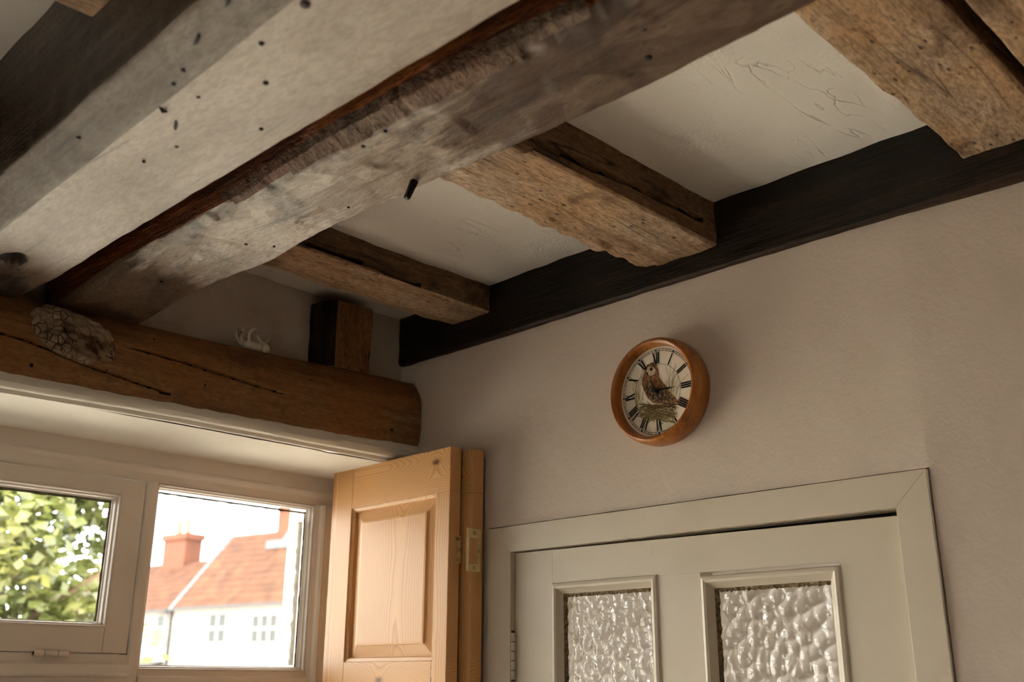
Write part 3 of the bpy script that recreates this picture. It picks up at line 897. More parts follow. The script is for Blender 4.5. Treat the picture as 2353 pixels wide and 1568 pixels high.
lb = timber('ceiling_beam', 'Y', RZ([(0.375, 0.87), (0.389, 0.652), (0.436, 0.622), (0.598, 0.622), (0.602, 0.87)]), BEAM_Y0, 1.86, M['beam_dark'], amp=0.0028, seed=1,
            ds=0.007, dl=0.009, rad=0.005, warp=wl, extra=ext_l, origin=ORG, mat2=[M['beam_wash'], M['beam_chamfer']], choose=lambda l, a, b, q: 0 if b > Z(0.660) or q.y > -0.3 or math.hypot((l-1.615)/0.060, (a-0.502)/0.030) < 0.75+0.7*noise.noise((l*34, a*52, 1)) or l > 1.70+0.09*noise.noise((a*26, l*9, 4)) else (2 if q.x < -0.25 else 1), fl=2.0, fa=9)  # dark material in the knot hollow paints its shade; beam end dark too
tag(lb, 'broad oak ceiling beam with pale limewashed underside and dark stained side, leftmost', 'beam', 'main beams')
def under_l(x):   # underside height of the left beam
    return 0.652-(x-0.389)*0.64 if x < 0.436 else 0.622
for (x, y, ln, an) in ((0.412, 0.879, 0.026, 1.1), (0.404, 0.802, 0.034, 1.1), (0.443, 1.008, 0.022, 0.2), (0.470, 1.03, 0.030, 0.9)):
    zz = Z(under_l(x)) - 0.001
    dx, dy = math.cos(an)*ln/2, math.sin(an)*ln/2
    tube('nail', [(x-dx*0.55, y-dy*0.9, zz+0.001), (x, y, zz-0.0025), (x+dx*0.55, y+dy*0.9, zz+0.001)], [0.0012, 0.0022, 0.0014], M['black'], lb, n=7)
for (x, y, r) in ((0.425, 0.929, 0.004), (0.429, 0.958, 0.0035), (0.453, 0.817, 0.004), (0.458, 0.955, 0.0035), (0.496, 0.877, 0.0045), (0.546, 0.966, 0.004), (0.496, 1.077, 0.0035), (0.486, 1.143, 0.003), (0.448, 0.731, 0.007), (0.412, 1.171, 0.004)):
    zz = Z(under_l(x))
    r *= 0.75
    lathe('nail_head', [(0.0, 0.0), (r, 0.0), (r*0.9, 0.0018), (0.0, 0.0026)], (0, 0, -1), (x, y, zz+0.0004), M['black'], lb, n=10, closed=False)

# --- right main beam: ragged left arris, chipped limewash below
EL = [(-2, 0.70), (0.54, 0.694), (0.63, 0.684), (0.80, 0.667), (1.02, 0.660), (1.24, 0.669), (1.50, 0.660), (1.86, 0.640)]
ER = [(-2, 0.862), (0.44, 0.842), (0.61, 0.842), (0.79, 0.832), (1.2, 0.819), (1.40, 0.826), (1.67, 0.803), (1.86, 0.80)]
def wr(l, a, b):
    L, R = interp(l, EL), interp(l, ER)
    t = (a-0.66)/(0.83-0.66)
    a = L + t*(R-L)
    k = max(0.0, (l-1.62)/0.24)
    if b < Z(0.70): b += -0.013*min(1.0, k*1.6) + 0.003*math.sin(l*5.0+1)
    return a, b
def ext_r(l, a, b, q):
    d = 0
    if b < Z(0.69) and a < 0.688:
        s = max(0, 1-abs(l-0.86)/0.42)
        if s > 0:
            rib = max(0.0, noise.noise((l*105, a*9, 7)) + 0.5*noise.noise((l*40, a*14, 3)))
            d -= 0.0075*min(1, s*2.5)*rib*(0.6+0.9*noise.noise((l*9, a*30, 3)))
        d += 0.004*fbm(l*13, a*20, 6, 3)
    if q.y < -0.5:   # adze facets
        c = noise.cell((l*13+0.6*noise.noise((a*20, l*4, 2)), a*22, 1))
        d += 0.0022*(c-0.5)
    return d
M['beam_rib'] = old_wood('torn_cross_grain', 'X', S(58, 40, 29), S(112, 88, 70), S(150, 126, 106), patch=S(124, 84, 60), rough=0.7, crack=0.6, worm=0.0, seed=17, al=6, ac=75, bump=0.9, grit=0.3)
def pick_r(l, a, b, q):
    if b > Z(0.69) or q.y > -0.2: return 0
    if 0.58 < l < 1.28 and a < 0.664 + 0.019*min(1, (l-0.58)/0.15, (1.28-l)/0.28) + 0.012*noise.noise((l*11, 2, 3)): return 2
    return 1 if q.y < -0.35 else 0
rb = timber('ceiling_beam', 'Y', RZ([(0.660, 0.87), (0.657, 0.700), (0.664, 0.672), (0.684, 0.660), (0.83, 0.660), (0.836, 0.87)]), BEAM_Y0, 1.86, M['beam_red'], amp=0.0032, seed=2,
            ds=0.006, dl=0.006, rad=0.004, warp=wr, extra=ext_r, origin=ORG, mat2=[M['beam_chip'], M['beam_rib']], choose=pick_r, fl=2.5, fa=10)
tag(rb, 'oak ceiling beam with torn ribbed edge and flaking limewash, crossing above the joists', 'beam', 'main beams')
prism('peg', [(0.7940, Z(0.632)), (0.8010, Z(0.630)), (0.8160, Z(0.664)), (0.806, Z(0.668))], 'Y', 0.996, 1.003, M['black'], rb, bev=0.001)
for (x, y, r) in ((0.692, 0.916, 0.0035), (0.696, 0.967, 0.004), (0.752, 0.551, 0.004), (0.797, 0.58, 0.0055), (0.783, 0.674, 0.003), (0.814, 0.657, 0.003), (0.791, 1.127, 0.003), (0.793, 1.328, 0.003), (0.757, 1.353, 0.004), (0.74, 1.60, 0.005)):
    r *= 0.75
    lathe('nail_head', [(0.0, 0.0), (r, 0.0), (r*0.9, 0.0018), (0.0, 0.0026)], (0, 0, -1), (x, y, Z(0.6595)), M['black'], rb, n=10, closed=False)

# --- joists, right bay and left bay
def joist(y0, y1, zb, x0, x1, label, seed, groove=None, ragged=0.0, grp='joists', ds=0.007):
    def ext(l, a, b, q):
        d = 0
        if groove and q.x < -0.5:
            zc = interp(l, groove)
            w = 0.0072 + 0.003*noise.noise((l*6, seed, 2))
            e = abs(b-Z(zc))/max(0.0015, w)
            if e < 1: d -= 0.020*(1-e*e)
        if ragged and a > y1-0.03 and b < Z(zb+0.03):
            d += ragged*fbm(l*17, b*30, seed, 4)
        if b < Z(zb+0.012) and a < y0+0.02:
            d += 0.004*fbm(l*20, seed, 4, 3)
        return d
    def pick(l, a, b, q):
        if groove and q.x < -0.5 and abs(b-Z(interp(l, groove))) < 0.0055: return 2
        return 1 if q.y < -0.5 and b < Z(zb+0.02) else 0
    o = timber('ceiling_joist', 'X', RZ([(y0, zb+0.11), (y0-0.002, zb+0.004), (y0+0.004, zb), (y1-0.003, zb), (y1, zb+0.005), (y1+0.002, zb+0.11)]), x0, x1, M['joist_side'],
               amp=0.0032, seed=seed, ds=ds, dl=0.008, rad=0.003, extra=ext, origin=ORG, mat2=[M['joist_bot'], M['crack']], choose=pick)
    return tag(o, label, 'joist', grp)
J1 = joist(1.551, 1.674, 0.783, 0.80, 1.492, 'narrow weathered oak joist nearest the window wall corner', 21, groove=[(0.9, 0.796), (1.08, 0.801), (1.28, 0.793), (1.29, 0.70)], ragged=0.008)
J2 = joist(0.946, 1.114, 0.760, 0.80, 1.492, 'wide pitted pale oak joist with a long split along its side', 22, groove=[(0.80, 0.800), (0.92, 0.790), (1.0, 0.783), (1.11, 0.785), (1.21, 0.792), (1.44, 0.800), (1.45, 0.60)], ragged=0.014, ds=0.0045)
J3 = joist(0.3565, 0.496, 0.767, 0.80, 1.492, 'broad speckled oak joist at the upper right above the door', 23, ragged=0.003)
J4 = joist(0.14, 0.335, 0.760, 0.80, 1.492, 'pale oak joist in the top right corner, beyond a dark gap', 24)
for k, y in enumerate((-0.28, -0.95)):
    joist(y, y+0.16, 0.765, 0.80, 1.492, 'oak joist out past the top right corner, %s' % ('next after the paler one' if k == 0 else 'last of the row'), 30+k, ds=0.02)
JL = joist(0.945, 1.108, 0.765, X0, 0.385, 'stub of orange oak joist meeting the dark beam side at the top left', 26, ragged=0.006)
for k, y in enumerate((1.53, 0.34, -0.3)):
    joist(y, y+0.15, 0.765, X0, 0.385, 'oak joist on the left bay, %s' % ('by the window wall', 'midway along the dark beam', 'far from the window')[k], 40+k, ds=0.02)
# lump of rotten wood on the big joist, by the main beam
bm = bmesh.new()
bmesh.ops.create_icosphere(bm, subdivisions=3, radius=1.0)
for v in bm.verts:
    c = v.co.copy(); k = 1+0.35*fbm(c.x*2.2, c.y*2.2, c.z*2.2, 3)
    v.co = Vector((0.962+c.x*0.030*k, 0.946+c.y*0.014*k, Z(0.763)+c.z*0.014*k))
bm_obj('broken_knot', bm, M['joist_side'], J2, smooth=True, origin=ORG, sharp=180)

# --- wall plate along the door wall
def wp(l, a, b):
    b2 = b + (0.012*(l-0.42)/1.42 if b < Z(0.76) else 0.0)
    return a, b2
def ext_p(l, a, b, q):
    return 0.004*fbm(l*20, b*20, 5, 3) if l > 1.78 else 0.0
pl = timber('wall_plate', 'Y', RZ([(1.486, 0.87), (1.485, 0.7175), (1.489, 0.7135), (1.515, 0.712), (1.52, 0.87)]), -2.0, 1.868, M['plate'], amp=0.0020, seed=3, ds=0.006, dl=0.010,
            rad=0.002, warp=wp, extra=ext_p, origin=ORG, mat2=M['plate_edge'], choose=lambda l, a, b, q: q.y < -0.4 and b < Z(0.7165))
tag(pl, 'near black stained oak wall plate running along the top of the door wall', 'beam')

# --- lintel over the window
def wlt(l, a, b):
    return a, b + 0.020*(l-1.0) + (0.012*(l-1.0) if b > Z(0.60) else 0) + 0.003*math.sin(l*4.3)
CR = [[(0.50, 0.575), (0.60, 0.568), (0.675, 0.552), (0.74, 0.540), (0.80, 0.532), (0.86, 0.524), (0.90, 0.520)], [(0.76, 0.597), (0.90, 0.590), (1.07, 0.574), (1.15, 0.568)]]
def ext_t(l, a, b, q):
    d = 0
    if q.x < -0.6:
        zz = b - EYE
        for c in CR:
            if c[0][0] < l < c[-1][0]:
                z0 = interp(l, c) + 0.0015*noise.noise((l*30, 1, 2))
                t = min(1, (l-c[0][0])/0.06, (c[-1][0]-l)/0.06)
                e = abs(zz-z0)/(0.0028*max(0.3, t))
                if e < 1: d -= 0.010*t*(1-e*e)
    if b < Z(0.53) and q.y < 0.4: d += 0.005*fbm(l*16, 3, 2, 4)
    return d
def crack_t(l, a, b, q):
    if q.x > -0.6: return 0
    for c in CR:
        if c[0][0]+0.03 < l < c[-1][0]-0.03 and abs(b-EYE-interp(l, c)-0.0015*noise.noise((l*30, 1, 2))) < 0.0016: return 1
    return 0
lt = timber('window_lintel', 'X', RZ([(1.802, 0.502), (1.790, 0.516), (1.789, 0.604), (1.796, 0.622), (1.822, 0.660), (1.90, 0.664), (1.90, 0.505)]), -1.0, 1.497, M['lintel'], amp=0.0028, seed=4,
            ds=0.0028, dl=0.008, rad=0.008, warp=wlt, extra=ext_t, origin=ORG, mat2=M['crack'], choose=crack_t)
tag(lt, 'honey brown oak lintel spanning above the window recess', 'beam')
for (x, z, r) in ((0.611, 0.518, 0.0055), (0.782, 0.521, 0.003), (0.744, 0.538, 0.002), (0.941, 0.549, 0.003), (1.186, 0.612, 0.003), (1.411, 0.540, 0.005), (0.826, 0.618, 0.0025)):
    r *= 0.75
    lathe('nail_head', [(0.0, 0.0), (r, 0.0), (r*0.8, 0.0015), (0.0, 0.002)], (0, -1, 0), (x, 1.7895, Z(z)), M['black'], lt, n=10, closed=False)
# lump of lime mortar packed under the beam end
bm = bmesh.new()
bmesh.ops.create_icosphere(bm, subdivisions=5, radius=1.0)
for v in bm.verts:
    c = v.co.copy()
    k = 1 + 0.10*fbm(c.x*3, c.y*3, c.z*3, 3) + 0.045*noise.noise((c.x*11, c.y*11, c.z*11))
    ex = abs(c.x)**0.75*math.copysign(1, c.x); ez = abs(c.z)**0.8*math.copysign(1, c.z)
    x = 0.678 + ex*0.079*k
    z = Z(0.588) + ez*0.044*k - 0.16*(x-0.678)
    y = 1.793 + c.y*0.012*k + 0.004*noise.noise((c.x*5, 1, c.z*5))
    r = math.hypot((x-0.640)/0.020, (z-Z(0.600))/0.014)
    if r < 1: y += 0.008*(1-r*r)
    v.co = Vector((x, y, z))
o = bm_obj('mortar_lump', bm, M['lime_lump'], lt, smooth=True, origin=ORG, sharp=180)
o['label'] = 'pitted pale mortar lump'

# --- short stud standing on the lintel
def est(l, a, b, q):
    d = 0.004*fbm(l*22, a*25, b*25, 3)
    return d
def wst(l, a, b):
    return a + 0.010*math.sin((l-Z(0.66))*9), b
st = timber('stud_post', 'Z', [(1.236, 1.90), (1.236, 1.836), (1.258, 1.812), (1.356, 1.808), (1.362, 1.90)], Z(0.664), Z(0.822), M['stud'], amp=0.003, seed=6, ds=0.006, dl=0.006, rad=0.004,
            extra=est, warp=None, origin=(1.3, 1.85, Z(0.66)), mat2=M['stud_dark'], choose=lambda l, a, b, q: q.x < -0.3)
tag(st, 'short rough oak stud standing on the lintel near the corner', 'post')
# ------------------------------------------------------------------ folded pine shutters
SHB = WZ0+0.055
def shutter_leaf(label, x0, x1, y0, y1, ztop, seed, detail):
    root = empty('pine_shutter', ((x0+x1)/2, (y0+y1)/2, SHB))
    tag(root, label, 'shutter', 'folded shutters')
    xm = (x0+x1)/2; th = x1-x0
    sf, sn = y1-0.077, y0+0.043          # inner edges of far and near stile
    z1 = ztop-0.095; z2 = Z(0.036); z3 = z2-0.085
    P = lambda nm, ax, pith, **k: pine('pine_'+nm+str(seed), ax, pith, seed=seed, **k)
    mst = P('stile', 'Z', (0.06, 0.035), freq=300)
    mtr = P('top', 'Y', (0.001, 0.030), freq=270, wobble=0.010, knot=(x0-xm+0.002, -0.125, 0.020))
    mmr = P('mid', 'Y', (-0.008, -0.022), freq=230, wobble=0.022, knot=(x0-xm+0.002, 0.02, 0.005))
    mpn = P('panel', 'Z', (0.05, -0.03), freq=210, wobble=0.04)
    box('stile', x0, x1, sf, y1, SHB, ztop, mst, root, bev=0.0012)
    box('stile', x0, x1, y0, sn, SHB, z1, mst, root, bev=0.0012)
    def rail(nm, a, b, ya, yb, mt):
        return box(nm, x0+0.0002, x1-0.0002, ya, yb, a, b, mt, root, bev=0.0010)
    rail('top_rail', z1+0.0003, ztop, y0+0.0002, sf-0.0002, mtr)
    # lower edges of the openings
    rail('rail', z3, z2, y0+0.046, sf-0.0002, mmr)
    box('rail_end', x0+0.0004, x1-0.0004, y0-0.0004, y0+0.046, z3, z2-0.0003, mmr, root, bev=0.0008)
    rail('rail', SHB, SHB+0.10, sn, sf, mtr)
    # ovolo moulding round each opening and a raised, fielded panel
    for (pa, pb) in ((z2, z1), (SHB+0.10, z3)):
        ya, yb = sn, sf
        for side, xs in ((1, x0), (-1, x1)):
            def ring(k): return [(ya+k, pa+k), (yb-k, pa+k), (yb-k, pb-k), (ya+k, pb-k)]
            steps = [(0.0, 0.0), (0.001, 0.003), (0.004, 0.0035), (0.008, 0.006), (0.010, 0.0105), (0.010, 0.013)]
            for s in range(4):
                vs = []; fs = []
                for k, d in steps:
                    r = ring(k); a = r[s]; b = r[(s+1) % 4]
                    vs += [(xs+side*d, a[0], a[1]), (xs+side*d, b[0], b[1])]
                for i in range(len(steps)-1): fs.append((2*i, 2*i+2, 2*i+3, 2*i+1))
                mesh_obj('moulding', vs, fs, mtr if s in (0, 2) else mst, root, smooth=True, sharp=25)
        bm = bmesh.new()
        # panel: flat margin, sloping field, raised centre with a small step
        def loop(k, d): return [bm.verts.new((xm + sgn*(th/2-d), y, z)) for (y, z) in [(ya+k, pa+k), (yb-k, pa+k), (yb-k, pb-k), (ya+k, pb-k)]]
        for sgn in (-1, 1):
            L = [loop(0.006, 0.0128), loop(0.014, 0.0118), loop(0.034, 0.0075), loop(0.0348, 0.0045), loop(0.039, 0.0040)]
            for a, b in zip(L, L[1:]):
                for i in range(4): bm.faces.new((a[i], a[(i+1) % 4], b[(i+1) % 4], b[i]))
            bm.faces.new(L[-1])
            if sgn == -1: first = L[0]
            else:
                for i in range(4): bm.faces.new((first[i], first[(i+1) % 4], L[0][(i+1) % 4], L[0][i]))
        bm_obj('raised_panel', bm, mpn, root, smooth=False)
    return root, y0
la, ya = shutter_leaf('honey pine shutter leaf with a raised panel, facing the window', 1.4185, 1.4495, 1.594, 2.013, Z(0.473), 1, True)
lb2, yb = shutter_leaf('back pine shutter leaf folded between front leaf and door wall', 1.4560, 1.4885, 1.565, 1.985, Z(0.470), 2, True)

def screw(par, x, y, z, r=0.0036):
    lathe('screw', [(0.0, -0.0002), (r*0.55, -0.0004), (r, 0.0005), (r*1.02, 0.0001)], (0, -1, 0), (x, y, z), M['screw'], par, n=14, closed=False)
    for a in (0.6, 0.6+math.pi/2):
        dx, dz = math.cos(a)*r*0.5, math.sin(a)*r*0.5
        tube('screw_slot', [(x-dx, y-0.0003, z-dz), (x+dx, y-0.0003, z+dz)], 0.00045, M['black'], par, n=6) if False else None
# flush hinge: small inner leaf on the front shutter, framed outer leaf on the back one
h = empty('hinge', (1.447, 1.594, Z(0.258)), la)
poly = [(1.4365, 0.2860), (1.4515, 0.2860), (1.4515, 0.2300), (1.4365, 0.2300), (1.4365, 0.2450), (1.4390, 0.2480), (1.4420, 0.2520), (1.4420, 0.2610), (1.4390, 0.2660), (1.4365, 0.2690)]
prism('hinge_plate', [(x, Z(z)) for x, z in poly], 'Y', 1.5922, 1.5938, M['brass'], h, bev=0.0003)
for x, z in ((1.4425, 0.279), (1.4470, 0.2575), (1.4425, 0.237)): screw(h, x, 1.5921, Z(z))
h2 = empty('hinge', (1.467, 1.565, Z(0.256)), lb2)
def fr(name, poly): return prism(name, [(x, Z(z)) for x, z in poly], 'Y', 1.5634, 1.5650, M['brass'], h2, bev=0.0003)
fr('hinge_plate', [(1.4475, 0.2995), (1.4815, 0.2995), (1.4815, 0.2120), (1.4475, 0.2120), (1.4475, 0.2265), (1.4735, 0.2265), (1.4735, 0.2430), (1.4725, 0.2440), (1.4700, 0.2475), (1.4690, 0.2530), (1.4690, 0.2570),
                   (1.4700, 0.2625), (1.4725, 0.2660), (1.4735, 0.2670), (1.4735, 0.2805), (1.4475, 0.2805)])
for x, z in ((1.4625, 0.2905), (1.4740, 0.2550), (1.4625, 0.2195)): screw(h2, x, 1.5633, Z(z))
for a, b in ((0.2120, 0.2262), (0.2270, 0.2800), (0.2808, 0.2995)):
    tube('knuckle', [(1.4445, 1.5632, Z(a)), (1.4445, 1.5632, Z(b))], 0.0036, M['brass'], h2, n=14)

# ------------------------------------------------------------------ wall clock
CY, CZ = 1.085, Z(0.507)
M['clock_wood'] = old_wood('turned_yew', 'Z', S(112, 60, 18), S(160, 94, 34), S(186, 120, 52), patch=S(138, 78, 26), rough=0.32, crack=0.0, worm=0.0, seed=15, al=10, ac=60, bump=0.06, spec=0.5, grit=0.15)
M['dial'] = plain('dial_paper', S(250, 240, 222), 0.4, col2=S(246, 234, 214))
M['ink'] = plain('black_ink', S(18, 15, 12), 0.5)
clock = empty('wall_clock', (1.5, CY, CZ))
tag(clock, 'round wooden wall clock with bird picture dial above the door', 'clock')
lathe('clock_case', [(0.092, 0.0005), (0.0985, 0.003), (0.1010, 0.012), (0.1010, 0.030), (0.0995, 0.040), (0.0968, 0.0465), (0.0935, 0.0492), (0.0900, 0.0485), (0.0872, 0.0450), (0.0860, 0.038), (0.0855, 0.020), (0.080, 0.010)],
      (-1, 0, 0), (1.5, CY, CZ), M['clock_wood'], clock, n=96)
XDL = 1.5-0.027
dial = lathe('dial', [(0.0, 0.0), (0.0856, 0.0), (0.0856, -0.004), (0.0, -0.004)], (-1, 0, 0), (XDL, CY, CZ), M['dial'], clock, n=96)
def dp(u, v, k=0): return (XDL-0.0003-k*0.00012, CY-u*1.03, CZ+v*1.03)
def flat(name, polys, mat, par, k=0):
    vs = []; fs = []
    for p in polys:
        b = len(vs); vs += [dp(u, v, k) for u, v in p]; fs.append(tuple(range(b, b+len(p))))
    return mesh_obj(name, vs, fs, mat, par)
def ringpoly(r0, r1, n=120):
    out = []
    for i in range(n):
        a, b = 2*math.pi*i/n, 2*math.pi*(i+1)/n
        out.append([(r0*math.sin(a), r0*math.cos(a)), (r1*math.sin(a), r1*math.cos(a)), (r1*math.sin(b), r1*math.cos(b)), (r0*math.sin(b), r0*math.cos(b))])
    return out
flat('minute_track', ringpoly(0.0781, 0.0789) + ringpoly(0.0746, 0.0754), M['ink'], dial, 1)
flat('inner_circle', ringpoly(0.0496, 0.0503), M['ink'], dial, 3)
def stroke(p, q, w):
    d = Vector((q[0]-p[0], q[1]-p[1])).normalized(); n = Vector((-d.y, d.x))*w/2
    return [(p[0]+n.x, p[1]+n.y), (p[0]-n.x, p[1]-n.y), (q[0]-n.x, q[1]-n.y), (q[0]+n.x, q[1]+n.y)]
ticks = []
for i in range(60):
    a = 2*math.pi*i/60; s, c = math.sin(a), math.cos(a)
    ticks.append(stroke((0.0750*s, 0.0750*c), (0.0787*s, 0.0787*c), 0.0032 if i % 5 == 0 else 0.0007))
flat('minute_tick', ticks, M['ink'], dial, 2)
GL = {'I': ([((0, -1), (0, 1), 1)], 0.50), 'V': ([((-0.36, 1), (0, -1), 1), ((0.36, 1), (0, -1), 0.35)], 0.92), 'X': ([((-0.36, 1), (0.36, -1), 1), ((0.36, 1), (-0.36, -1), 0.35)], 0.92)}
for i, txt in enumerate(['XII', 'I', 'II', 'III', 'IIII', 'V', 'VI', 'VII', 'VIII', 'IX', 'X', 'XI']):
    a = 2*math.pi*i/12; s, c = math.sin(a), math.cos(a)
    tot = sum(GL[ch][1] for ch in txt); x = -tot/2
    H = 0.0108; polys = []
    def to(u, v): # local glyph units -> dial
        uu, vv = u*H*0.72, 0.0622+v*H
        return (uu*c + vv*s, -uu*s + vv*c)
    for ch in txt:
        st_, wd = GL[ch]; xc = x+wd/2; x += wd
        for p, q, wt in st_:
            polys.append(stroke(to(xc+p[0], p[1]), to(xc+q[0], q[1]), 0.0030*wt))
        if ch == 'I':
            for e in (-1, 1): polys.append(stroke(to(xc-0.2, e*0.98), to(xc+0.2, e*0.98), 0.0006))
        else:
            for e in (-0.36, 0.36): polys.append(stroke(to(xc+e-0.18, 0.98), to(xc+e+0.18, 0.98), 0.0006))
    flat('numeral', polys, M['ink'], dial, 4)
# printed bird among grasses; (px, py) read off the dial, turned into dial coordinates
def pic(x, y):
    dx, dy = x-812.0, y-815.0
    A = (325/0.064, -80/0.064); B = (-32/0.064, -405/0.064)
    det = A[0]*B[1]-A[1]*B[0]
    return ((dx*B[1]-dy*B[0])/det, (A[0]*dy-A[1]*dx)/det)
def feather_mat(name, c1, c2, c3, sc):
    t = NT(name)
    d = t.vor(t.map((1, 1.0, 0.8)), sc)
    c = t.ramp(d, [(0.10, c3), (0.32, c2), (0.55, c1)])
    c = t.mix(t.ramp(t.noise(t.co, 120, 4, 0.7), [(0.42, 0.0), (0.6, 0.75)]), c, c1)
    return t.done(c, 0.5, None, 0.3)
M['feather'] = feather_mat('print_feathers', S(108, 68, 38), S(178, 128, 80), S(218, 190, 152), 330)
M['feather2'] = feather_mat('print_wing', S(66, 46, 32), S(150, 116, 82), S(216, 194, 164), 240)
M['face'] = plain('print_face', S(214, 196, 166), 0.5, scale=300, col2=S(160, 130, 98))
rng = random.Random(7)
pr = empty('bird_print', (XDL, CY, CZ), dial)
def fp(name, pts, mat, k): return flat(name, [[pic(*p) for p in pts]], mat, pr, k)
fp('body', [(740, 470), (790, 500), (812, 560), (825, 640), (850, 690), (905, 750), (940, 810), (1010, 880), (1050, 930), (1000, 1010), (930, 970), (850, 960), (760, 950), (700, 900), (660, 820), (628, 740), (626, 660), (648, 610), (662, 560), (675, 500)], M['feather'], 1)
fp('wing', [(700, 745), (760, 720), (800, 790), (870, 790), (930, 830), (985, 900), (940, 950), (850, 950), (770, 935), (710, 880), (672, 800), (668, 745)], M['feather2'], 2)
fp('face', [(700, 520), (750, 525), (785, 560), (775, 610), (735, 632), (695, 620), (672, 590), (680, 545)], M['face'], 3)
fp('eye', [(730+18*math.cos(a/8*6.283), 552+22*math.sin(a/8*6.283)) for a in range(8)], M['ink'], 4)
fp('beak', [(672, 585), (690, 590), (700, 612), (690, 628), (676, 610)], M['ink'], 4)
def strokes(name, n, gen, cols, k, w):
    for ci, col in enumerate(cols):
        polys = []
        for i in range(n):
            p, q, b = gen()
            m = ((p[0]+q[0])/2 + b, (p[1]+q[1])/2)
            P0, P1, P2 = pic(*p), pic(*m), pic(*q)
            ww = w*rng.uniform(0.6, 1.3)
            polys += [stroke(P0, P1, ww), stroke(P1, P2, ww*0.65)]
        mt = M.setdefault('grass%d' % ci, plain('print_grass%d' % ci, col, 0.5, scale=200))
        flat(name, polys, mt, pr, k+ci)
GC = [S(206, 184, 132), S(174, 144, 86), S(152, 140, 84), S(110, 82, 52)]
strokes('nest_grass', 34, lambda: ((rng.uniform(590, 1040), rng.uniform(960, 1130)), (rng.uniform(590, 1060), rng.uniform(930, 1180)), rng.uniform(-30, 30)), GC, 4, 0.0011)
def tuft():
    x = rng.uniform(870, 1040); y = rng.uniform(760, 980); t = rng.uniform(-60, 170)
    return ((x, y), (x+t, y-rng.uniform(160, 380)), -t*0.25)
strokes('reed', 7, tuft, GC[:3], 2, 0.0009)
strokes('left_reed', 5, lambda: ((rng.uniform(570, 660), rng.uniform(900, 1050)), (rng.uniform(500, 640), rng.uniform(580, 800)), rng.uniform(-25, 10)), GC[:3], 2, 0.0008)
strokes('low_grass', 9, lambda: ((rng.uniform(620, 1000), rng.uniform(1060, 1130)), (rng.uniform(600, 1050), rng.uniform(1120, 1200)), rng.uniform(-20, 20)), GC[:3], 2, 0.0022)
# hands at about a quarter past eleven
def hand(name, tip, wb, k):
    t = Vector(pic(*tip)); c0 = Vector(pic(800, 795)) * 0.0
    d = (t-c0).normalized(); n = Vector((-d.y, d.x))
    pts = [c0 - d*0.010 + n*wb*0.7, c0 - d*0.010 - n*wb*0.7, c0 - n*wb, t*0.62 - n*wb*0.9, t*0.75 - n*wb*0.35, t, t*0.75 + n*wb*0.35, t*0.62 + n*wb*0.9, c0 + n*wb]
    return prism(name, [(CY-p.x, CZ+p.y) for p in pts], 'X', XDL-0.006-k*0.002, XDL-0.005-k*0.002, M['ink'], clock, bev=0)
hand('hour_hand', (716, 640), 0.0022, 0)
hand('minute_hand', (1060, 765), 0.0017, 1)
lathe('hand_boss', [(0.0, -0.006), (0.0042, -0.006), (0.0042, 0.003), (0.003, 0.0045), (0.0, 0.0048)], (-1, 0, 0), (XDL-0.006, CY, CZ), M['ink'], clock, n=24, closed=False)

# ------------------------------------------------------------------ little figurine on its back on the lintel
M['china'] = plain('white_china', S(214, 202, 182), 0.3, col2=S(204, 190, 168), scale=40)
FX, FY, FZ = 1.066, 1.842, Z(0.6635)
fig = empty('animal_figurine', (FX, FY, FZ))
tag(fig, 'tiny white china animal lying on its back, legs up, on the lintel', 'figurine')
bm = bmesh.new()
tube_mesh(bm, [(FX-0.020, FY, FZ+0.007), (FX-0.014, FY, FZ+0.010), (FX, FY-0.001, FZ+0.0105), (FX+0.016, FY, FZ+0.010), (FX+0.026, FY, FZ+0.010)], [0.006, 0.0095, 0.0105, 0.0095, 0.005], 16)
o = bm_obj('body', bm, M['china'], fig, smooth=True, sharp=180)
bm = bmesh.new()
bmesh.ops.create_icosphere(bm, subdivisions=3, radius=1.0)
for v in bm.verts:
    c = v.co.copy()
    v.co = Vector((FX+0.033+c.x*0.0085, FY-0.002+c.y*0.0085, FZ+0.010+c.z*0.0105 - 0.004*max(0, -c.z)))
o = bm_obj('head', bm, M['china'], fig, smooth=True, sharp=180)
tube('snout', [(FX+0.034, FY-0.006, FZ+0.007), (FX+0.036, FY-0.011, FZ+0.004), (FX+0.036, FY-0.014, FZ+0.003)], [0.005, 0.0038, 0.0026], M['china'], fig)
lathe('nose', [(0.0, 0.0), (0.0012, 0.0), (0.0008, 0.001), (0.0, 0.0012)], (0, -1, 0), (FX+0.036, FY-0.0155, FZ+0.004), M['black'], fig, n=8, closed=False)
def leg(pts, r): tube('leg', [(FX+a, FY+b, FZ+c) for a, b, c in pts], r, M['china'], fig)
leg([(0.028, -0.004, 0.014), (0.022, -0.007, 0.019), (0.013, -0.008, 0.024), (0.008, -0.008, 0.031), (0.007, -0.008, 0.034)], [0.0042, 0.0036, 0.0032, 0.0030, 0.0024])
leg([(0.033, 0.003, 0.015), (0.036, 0.004, 0.024), (0.040, 0.004, 0.031), (0.043, 0.004, 0.035)], [0.0040, 0.0032, 0.0030, 0.0022])
leg([(-0.010, -0.006, 0.012), (-0.013, -0.008, 0.024), (-0.011, -0.008, 0.036), (-0.005, -0.008, 0.043), (0.002, -0.008, 0.047)], [0.0048, 0.0040, 0.0034, 0.0030, 0.0022])
leg([(-0.018, 0.003, 0.010), (-0.025, 0.003, 0.022), (-0.024, 0.003, 0.036), (-0.021, 0.002, 0.044), (-0.019, 0.002, 0.047)], [0.0050, 0.0044, 0.0038, 0.0034, 0.0024])
